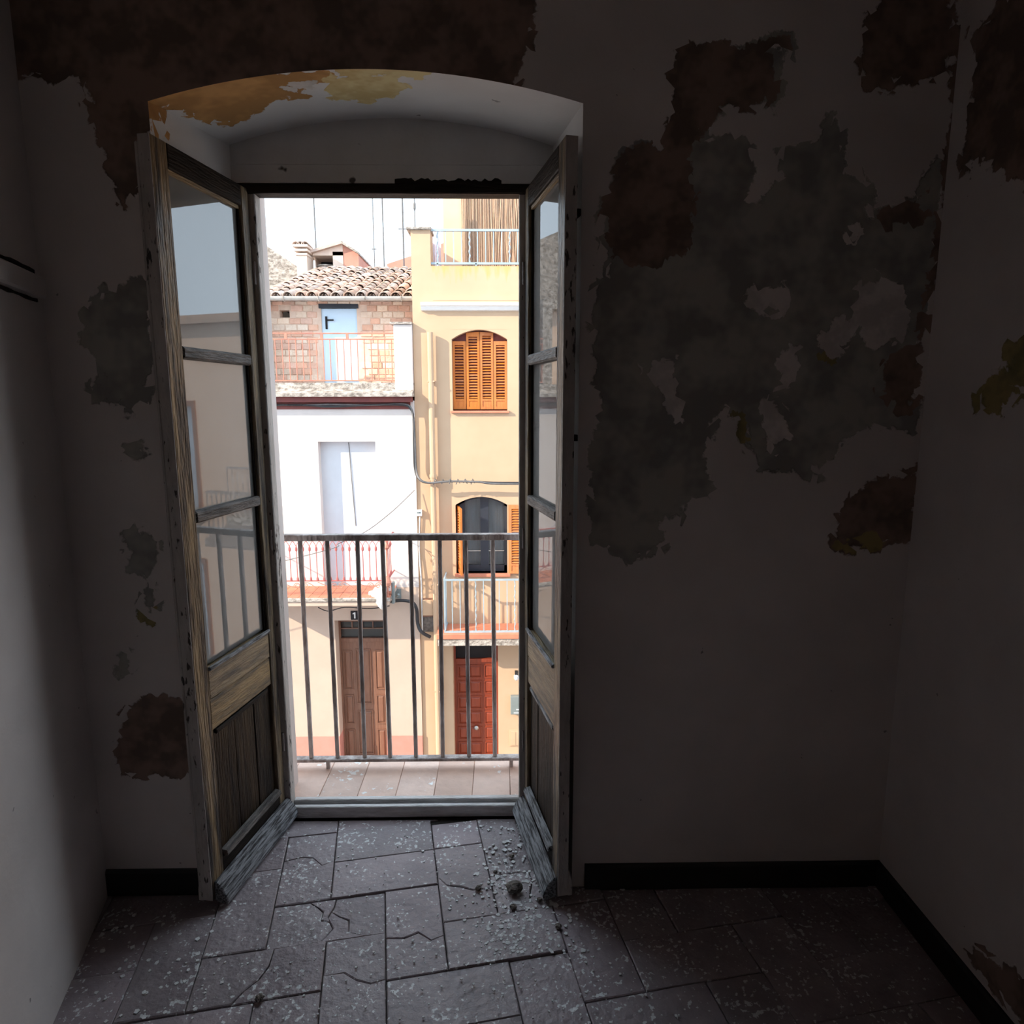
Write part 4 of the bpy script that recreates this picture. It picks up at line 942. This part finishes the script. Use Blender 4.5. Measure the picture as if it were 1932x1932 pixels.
# terrace back: orange wall strip + reed screen
yr = YB+1.1
MB().box(xY(836, yr, 420), xY(874, yr, 420), yr+.02, yr+.2, ztop-.1, zY(330, yr)).obj('terrace_wall', m_terr, Bh)
rs = MB(); rr = random.Random(21); rx0 = xY(872, yr, 420); rx1 = BX1-.2
x = rx0
ztr = zY(340, yr)
while x < rx1:
    ln = rr.uniform(-.10, .10) if x > rx0+.45 else rr.uniform(-.02, .02)
    r_ = rr.uniform(.004, .008); yq = yr+rr.uniform(-.02, .02)
    rs.tube([(x, yq, ztop), (x+ln*.5, yq-.01, ztop+(ztr-ztop)*.5), (x+ln, yq, ztr+rr.uniform(-.08, .06))], r_, 4); x += rr.uniform(.007, .012)
rso = rs.obj('reed_screen', m_reed); tag(rso, 'brown dry reed screen tied behind the rooftop railing of the yellow house', 'screen', kind='stuff')
MB().box(rx0, rx1, yr+.03, yr+.05, ztop-.1, ztr-.05).obj('screen_backing', m_terr, Bh)
# drying towel/plastic strip at the end of the terrace
cl = MB(); X0, X1 = xY(817, yr, 430), xY(834, yr, 430); n_ = 6
pts_ = [(X0+(X1-X0)*i/n_, yr-.3+.02*(i % 2)) for i in range(n_+1)]
cl.prism([(p[0], p[1]) for p in pts_]+[(p[0], p[1]+.006) for p in pts_[::-1]], 'z', ztop+.02, zY(378, yr))
tag(cl.obj('hanging_sheet', mat('pale_lilac_cloth', (.80, .78, .88), (.78, .62, .62), 5, .9, stretch=(9, 1, 1))), 'pale lilac cloth strip hanging at the end of the rooftop terrace', 'cloth')

# ------------------------------------------------------------------ wall fittings and cables
def cable(name, pts_, r, m, label, group=None):
    P = [Vector(p) for p in pts_]; out = []
    for i in range(len(P)-1):
        p0, p1, p2, p3 = P[max(i-1, 0)], P[i], P[i+1], P[min(i+2, len(P)-1)]
        for k in range(6):
            t = k/6; out.append(.5*((2*p1)+(-p0+p2)*t+(2*p0-5*p1+4*p2-p3)*t*t+(-p0+3*p1-3*p2+p3)*t**3))
    out.append(P[-1]); o = MB().tube(out, r, 6).obj(name, m, None, 0, True); tag(o, label, 'cable', group); return o
def fp(px, py, Y): x, z = onY(px, py, Y); return (x, Y, z)
yc = YA-.07
for j, dz_ in enumerate((0, .035)):
    cable('cable', [(-6.1, yc, zY(764, yc)+dz_), fp(540, 764, yc), fp(620, 765+(-1)**j*2, yc-.01), fp(700, 764, yc), fp(760, 764-j*2, yc), fp(775, 772-j*2, yc), fp(780, 790, yc), fp(781+j*2, 840, yc), fp(783+j*2, 885, yc), fp(792, 905-j, YB-.16-.03*j), fp(810, 911, YB-.17-.03*j), fp(850, 908, YB-.18), fp(900, 909, YB-.17-.03*j), fp(985, 911+j*2, YB-.16), (4.5, YB-.1, zY(909, YB)+dz_*.5)], .017, m_cable if j == 0 else m_cableg,
          ['black bundled cable under the oxblood beam, bending down the pink house edge', 'grey cable twisted along the black one below the oxblood beam'][j], 'service cables on the facades')
rr = random.Random(6)
for k in range(6):
    px = 822+k*14; p = fp(px, 908, YB-.165); o = MB(); 
    for q in range(3): o.tube([(p[0]-.03+rr.uniform(-.02, .02), p[1]-.02, p[2]+rr.uniform(-.05, -.01)), (p[0], p[1]-.03, p[2]+.04), (p[0]+.03, p[1]-.02, p[2]+rr.uniform(-.04, .0))], .007, 5)
    oo = o.obj('cable_tie', m_cableg, loc=(0, 0, 0)); tag(oo, ['first', 'second', 'third', 'fourth', 'fifth', 'sixth'][k]+' curled grey tie counting from the downpipe on the bundled cable', 'cable tie', 'curled ties on the bundled cable')
cable('cable', [fp(782, 925, YA-.03), fp(740, 965, YA-.25), fp(690, 1003, YA-.5), fp(640, 1025, YA-.62), fp(590, 1045, YA-.7), (-6, YA-.8, zY(1120, YA))], .006, m_cableg, 'single thin grey cable hanging diagonally across the white wall', 'service cables on the facades')
cable('cable', [fp(735, 1135, YA-.12), fp(760, 1133, YA-.12), fp(778, 1137, YA-.1), fp(786, 1150, YA-.08), fp(788, 1175, YA-.06), fp(795, 1192, YB-.14), fp(812, 1202, YB-.1)], .028, m_cable, 'thick black cable loop bending beside the yellow balcony corner', 'service cables on the facades')
cable('cable', [fp(600, 1146, YA-.3), fp(620, 1153, YA-.3), fp(650, 1146, YA-.3), fp(700, 1148, YA-.3), fp(735, 1143, YA-.2)], .008, m_cable, 'slack thin black cable below the pink house balcony slab', 'service cables on the facades')
cable('cable', [fp(792, 975, YB-.03), fp(791, 1040, YB-.03), fp(795, 1100, YB-.04), fp(797, 1190, YB-.03)], .011, m_flake, 'thin white cable running down from the small junction box', 'service cables on the facades')
jb = empty('junction_box', fp(791, 967, YB-.0)); tag(jb, 'small white junction box on the yellow wall beside the bundled cable', 'box')
MB().box(-.05, .05, -.06, .0, -.05, .05).obj('cover', m_lampw, jb, .006); MB().box(-.03, .03, -.064, -.06, -.005, .02).obj('label_window', m_grey, jb)
mbx = empty('meter_box', fp(808, 1145, YB)); tag(mbx, 'yellow painted meter cupboard in the strip between the two houses', 'box')
MB().box(-.085, .085, -.06, .0, -.13, .13).obj('door', m_yellow, mbx, .005); MB().box(-.105, .105, -.03, .0, -.16, .15).obj('frame', m_bdoor, mbx); MB().box(-.1, .1, -.02, .0, -.42, -.16).obj('lower_board', m_stone, mbx)
# flood lamp
lp = empty('street_lamp', fp(735, 1120, YA)); tag(lp, 'white conical street lamp fixed at the end of the pink house balcony', 'lamp')
q = MB(); q.lathe([(.03, -.05), (.05, 0), (.11, .03), (.215, .20), (.222, .235), (.208, .235), (.195, .2), (.03, .03)], 22)
la = Vector((1, -.12, -.16)).to_track_quat('Z', 'Y').to_euler(); lq = fp(702, 1120, YA-.5); l0 = Vector(lp.location)
q.obj('lamp_shade', m_lampw, lp, 0, True, Vector(lq)-l0, la)
q = MB(); lv = Vector(lq)-l0; q.tube([(.14, 0, .0), (.14, -.3, .02), (.22, lv.y+.05, lv.z-.03)], .018, 8); q.box(.09, .19, -.02, 0, -.08, .08); q.obj('lamp_arm', m_grey, lp)
q = MB(); q.box(-.012, .03, -.05, .05, -.17, .17); q.obj('lamp_back_plate', m_grey, lp, .008, False, Vector(fp(741, 1118, YA-.5))-l0)
mlb = empty('mailbox', fp(976, 1327, YB)); tag(mlb, 'grey metal mailbox on the yellow wall beside the red door', 'mailbox')
MB().box(-.115, .115, -.09, .0, -.16, .16).obj('box', m_grey, mlb, .006); MB().box(-.02, .11, -.094, -.09, -.075, -.06).obj('slot_label', m_lampw, mlb); MB().box(-.06, .11, -.094, -.09, -.135, -.12).obj('slot_label', m_lampw, mlb)
gbx = empty('gas_hatch', fp(973, 1392, YB)); tag(gbx, 'yellow painted meter hatch low on the yellow wall by the red door', 'hatch')
MB().box(-.11, .13, -.015, .0, -.15, .15).obj('frame', m_yellow, gbx, .003); MB().box(-.085, .105, -.025, -.015, -.125, .125).obj('door', m_yellow, gbx, .003); MB().box(-.02, -.005, -.03, -.025, -.12, .12).obj('ridge', m_yellow, gbx)
wl_ = empty('wall_light', fp(974, 1270, YB)); tag(wl_, 'small dark wall light with white bulb beside the red door', 'lamp')
MB().box(-.025, .025, -.10, .0, .0, .05).obj('bracket', m_dark, wl_); MB().lathe([(.02, -.09), (.04, -.06), (.04, -.01), (.025, .01)], 10, (0, -.08, 0)).obj('bulb', m_lampw, wl_, 0, True)

# ------------------------------------------------------------------ roofs behind
Yh = 12.9
H = empty('roof_hut', (0, 0, 0)); tag(H, 'small pink rendered stair hut with sloping tiled roof on the roof ridge', 'hut')
def hp(px, py): return onY(px, py, Yh)
a0 = hp(562, 520); a1 = hp(647, 470); zb_ = hp(600, 525)[1]; xL, xM, xRr = hp(590, 480)[0], hp(647, 480)[0], hp(676, 480)[0]
zl_, zp_, zr_ = hp(590, 473)[1], hp(643, 456)[1], hp(676, 476)[1]
ox0, ox1, oz1 = hp(590, 490)[0], hp(628, 490)[0], hp(610, 482)[1]
f = MB(); f.box(ox1, xM, Yh, Yh+1.4, zb_-.6, zl_-.02); f.prism([(xL, oz1), (xM, oz1), (xM, zp_-.06), (xL, zl_-.06)], 'y', Yh, Yh+1.4); f.box(xL-.02, xL, Yh+.25, Yh+1.4, zb_-.6, zl_-.06); f.obj('wall', m_clay, H)
MB().box(xL, ox1, Yh+.7, Yh+.75, zb_-.6, oz1).obj('opening', m_dark, H)
MB().prism([(xM, zb_-.6), (xRr, zb_-.6), (xRr, zr_-.04), (xM, zp_-.06)], 'y', Yh+.01, Yh+1.4).obj('side_wall', m_clayr, H)
MB().prism([(xL-.12, zl_-.09), (xM, zp_-.06), (xM, zp_+.0), (xL-.12, zl_-.03)], 'y', Yh-.1, Yh+1.5).obj('roof_slope', m_rtile, H)
MB().prism([(xM, zp_-.06), (xRr+.02, zr_-.05), (xRr+.02, zr_-.01), (xM, zp_)], 'y', Yh-.1, Yh+1.5).obj('roof_slope', m_conc, H)
cx = (hp(562, 480)[0]+hp(590, 480)[0])/2; hw = (hp(590, 480)[0]-hp(562, 480)[0])/2
C_ = empty('chimney', (cx, Yh-.1, zb_-.6)); tag(C_, 'stepped cream chimney with clay tiles on top beside the stair hut', 'chimney')
zc_ = hp(575, 488)[1]-(zb_-.6); zt2 = hp(575, 466)[1]-(zb_-.6)
MB().box(-hw*.7, hw*.7, -.2, .3, 0, zc_).obj('stack', m_clay, C_)
for k in range(3): MB().box(-hw*(.8+.1*k), hw*(.8+.1*k), -.22-.03*k, .32+.03*k, zc_+(zt2-zc_)*k/3, zc_+(zt2-zc_)*(k+.7)/3).obj('corbel', m_clay, C_, .01)
for k in range(3):
    o = link('roof_tile', tm1, None, C_, (-hw*.6+hw*.6*k, -.25, zt2-.03))
MB().lathe([(.16, 0), (.18, .08), (.15, .12), (.19, .14), (.19, .16)], 14, (hp(613, 500)[0], Yh+.1, hp(613, 505)[1]-.1)).obj('water_tank', m_conc, H, 0, True)
gb = MB(); g0 = onY(500, 470, 13.6); g1 = onY(575, 512, 13.6); gb.prism([(g0[0]-3, g0[1]+1.5), (g0[0], g0[1]+.1), (g1[0], g1[1]), (g1[0], g1[1]-2), (g0[0]-3, g1[1]-2)], 'y', 13.6, 14.2)
go = gb.obj('neighbour_roof', m_conc); tag(go, 'grey sloping gable of the house behind, left of the chimney', 'house')
q0 = onY(730, 498, 13.8); q1 = onY(790, 478, 13.8); gb = MB(); gb.prism([(q0[0], q0[1]), (q1[0], q1[1]), (q1[0]+1, q1[1]+.4), (q1[0]+1, q0[1]-2), (q0[0], q0[1]-2)], 'y', 13.8, 14.3)
tag(gb.obj('neighbour_roof', m_clayr), 'reddish gable rising behind the tiled roof next to the yellow pier', 'house')
# aerial masts
def mast(px, pyb, pyt, Y, r, lab, extra=()):
    x, z = onY(px, pyb, Y); _, zt3 = onY(px, pyt, Y); e = empty('aerial_mast', (x, Y, z-.5)); tag(e, lab, 'aerial', 'thin aerial masts on the roofs')
    MB().tube([(0, 0, 0), (.0, 0, zt3-z+.5)], r, 6).obj('pole', m_cableg, e)
    for (py, w_) in extra:
        zz = onY(px, py, Y)[1]-z+.5; MB().tube([(-w_, 0, zz), (w_, 0, zz)], .01, 5).obj('crossbar', m_cableg, e)
    return e
mast(596, 465, 300, Yh+.8, .016, 'tall grey aerial mast rising behind the stair hut')
mast(725, 505, 300, 12.6, .014, 'pale aerial mast with no fittings standing on the roof ridge', [(330, .2)])
mast(762, 492, 300, 12.6, .018, 'dark aerial mast next to the yellow pier', [(432, .10)])
mast(707, 505, 300, 12.2, .010, 'faint distant aerial mast with small blue tip', [(372, .1), (470, .05)])
e = mast(783, 430, 300, YB+.15, .008, 'short thin mast with a clamp on top of the yellow pier'); MB().lathe([(.01, 0), (.02, .03), (.02, .09), (.01, .12)], 8, (0, 0, .75)).obj('clamp', m_cableg, e)

# ------------------------------------------------------------------ row continues on both sides
N1 = empty('townhouse', (-6.2, 7.9, SZ)); tag(N1, 'cream house at the far end of the opposite row, out past the pink house', 'house')
m_ = MB(); hs = [(-4.8+i*2.2, -3.9+i*2.2, 1.2+3.2*j, 3.1+3.2*j) for i in range(2) for j in range(2)]
wall_cells(m_, -9, 0, 0, 8.3, 0, .3, hs); m_.obj('wall', m_white, N1); MB().box(-9, 0, .3, .35, 0, 8.3).obj('inner_lining', m_room, N1)
for h in hs: MB().box(h[0], h[1], .15, .17, h[2], h[3]).obj('window', m_blind, N1)
MB().box(-9, 0, -.2, 4, 8.3, 8.45).obj('roof', m_deck, N1)
N2 = empty('townhouse', (4.6, 8.0, SZ)); tag(N2, 'rose house at the other end of the opposite row, past the yellow house', 'house')
m_ = MB(); hs = [(.8+i*2.4, 1.8+i*2.4, 1.0+3.1*j, 3.0+3.1*j) for i in range(3) for j in range(2)]
wall_cells(m_, 0, 10, 0, 7.6, 0, .3, hs); m_.obj('wall', m_pink, N2); MB().box(0, 10, .3, .35, 0, 7.6).obj('inner_lining', m_room, N2)
for h in hs: MB().box(h[0], h[1], .15, .17, h[2], h[3]).obj('window', m_blind, N2)
MB().box(0, 10, -.2, 4, 7.6, 7.75).obj('roof', m_deck, N2)
for i in range(3):
    x0 = .5+i*2.4; MB().box(x0, x0+1.6, -.5, 0, 3.95, 4.1).obj('balcony_slab', m_conc, N2)
    q = MB(); 
    for z in (4.2, 4.98): q.box(x0+.04, x0+1.56, -.47, -.44, z, z+.03)
    r2 = q.obj('balcony_rail', m_iron, N2)
    for k in range(14): MB().box(x0+.05+k*.115, x0+.065+k*.115, -.462, -.448, 4.1, 5.0).obj('baluster', m_iron, r2)
for h in hs:
    q = MB(); q.box(h[0]-.08, h[0], -.03, .1, h[2]-.08, h[3]+.1); q.box(h[1], h[1]+.08, -.03, .1, h[2]-.08, h[3]+.1); q.box(h[0], h[1], -.03, .1, h[3], h[3]+.1); q.obj('window_surround', m_bdoor, N2)
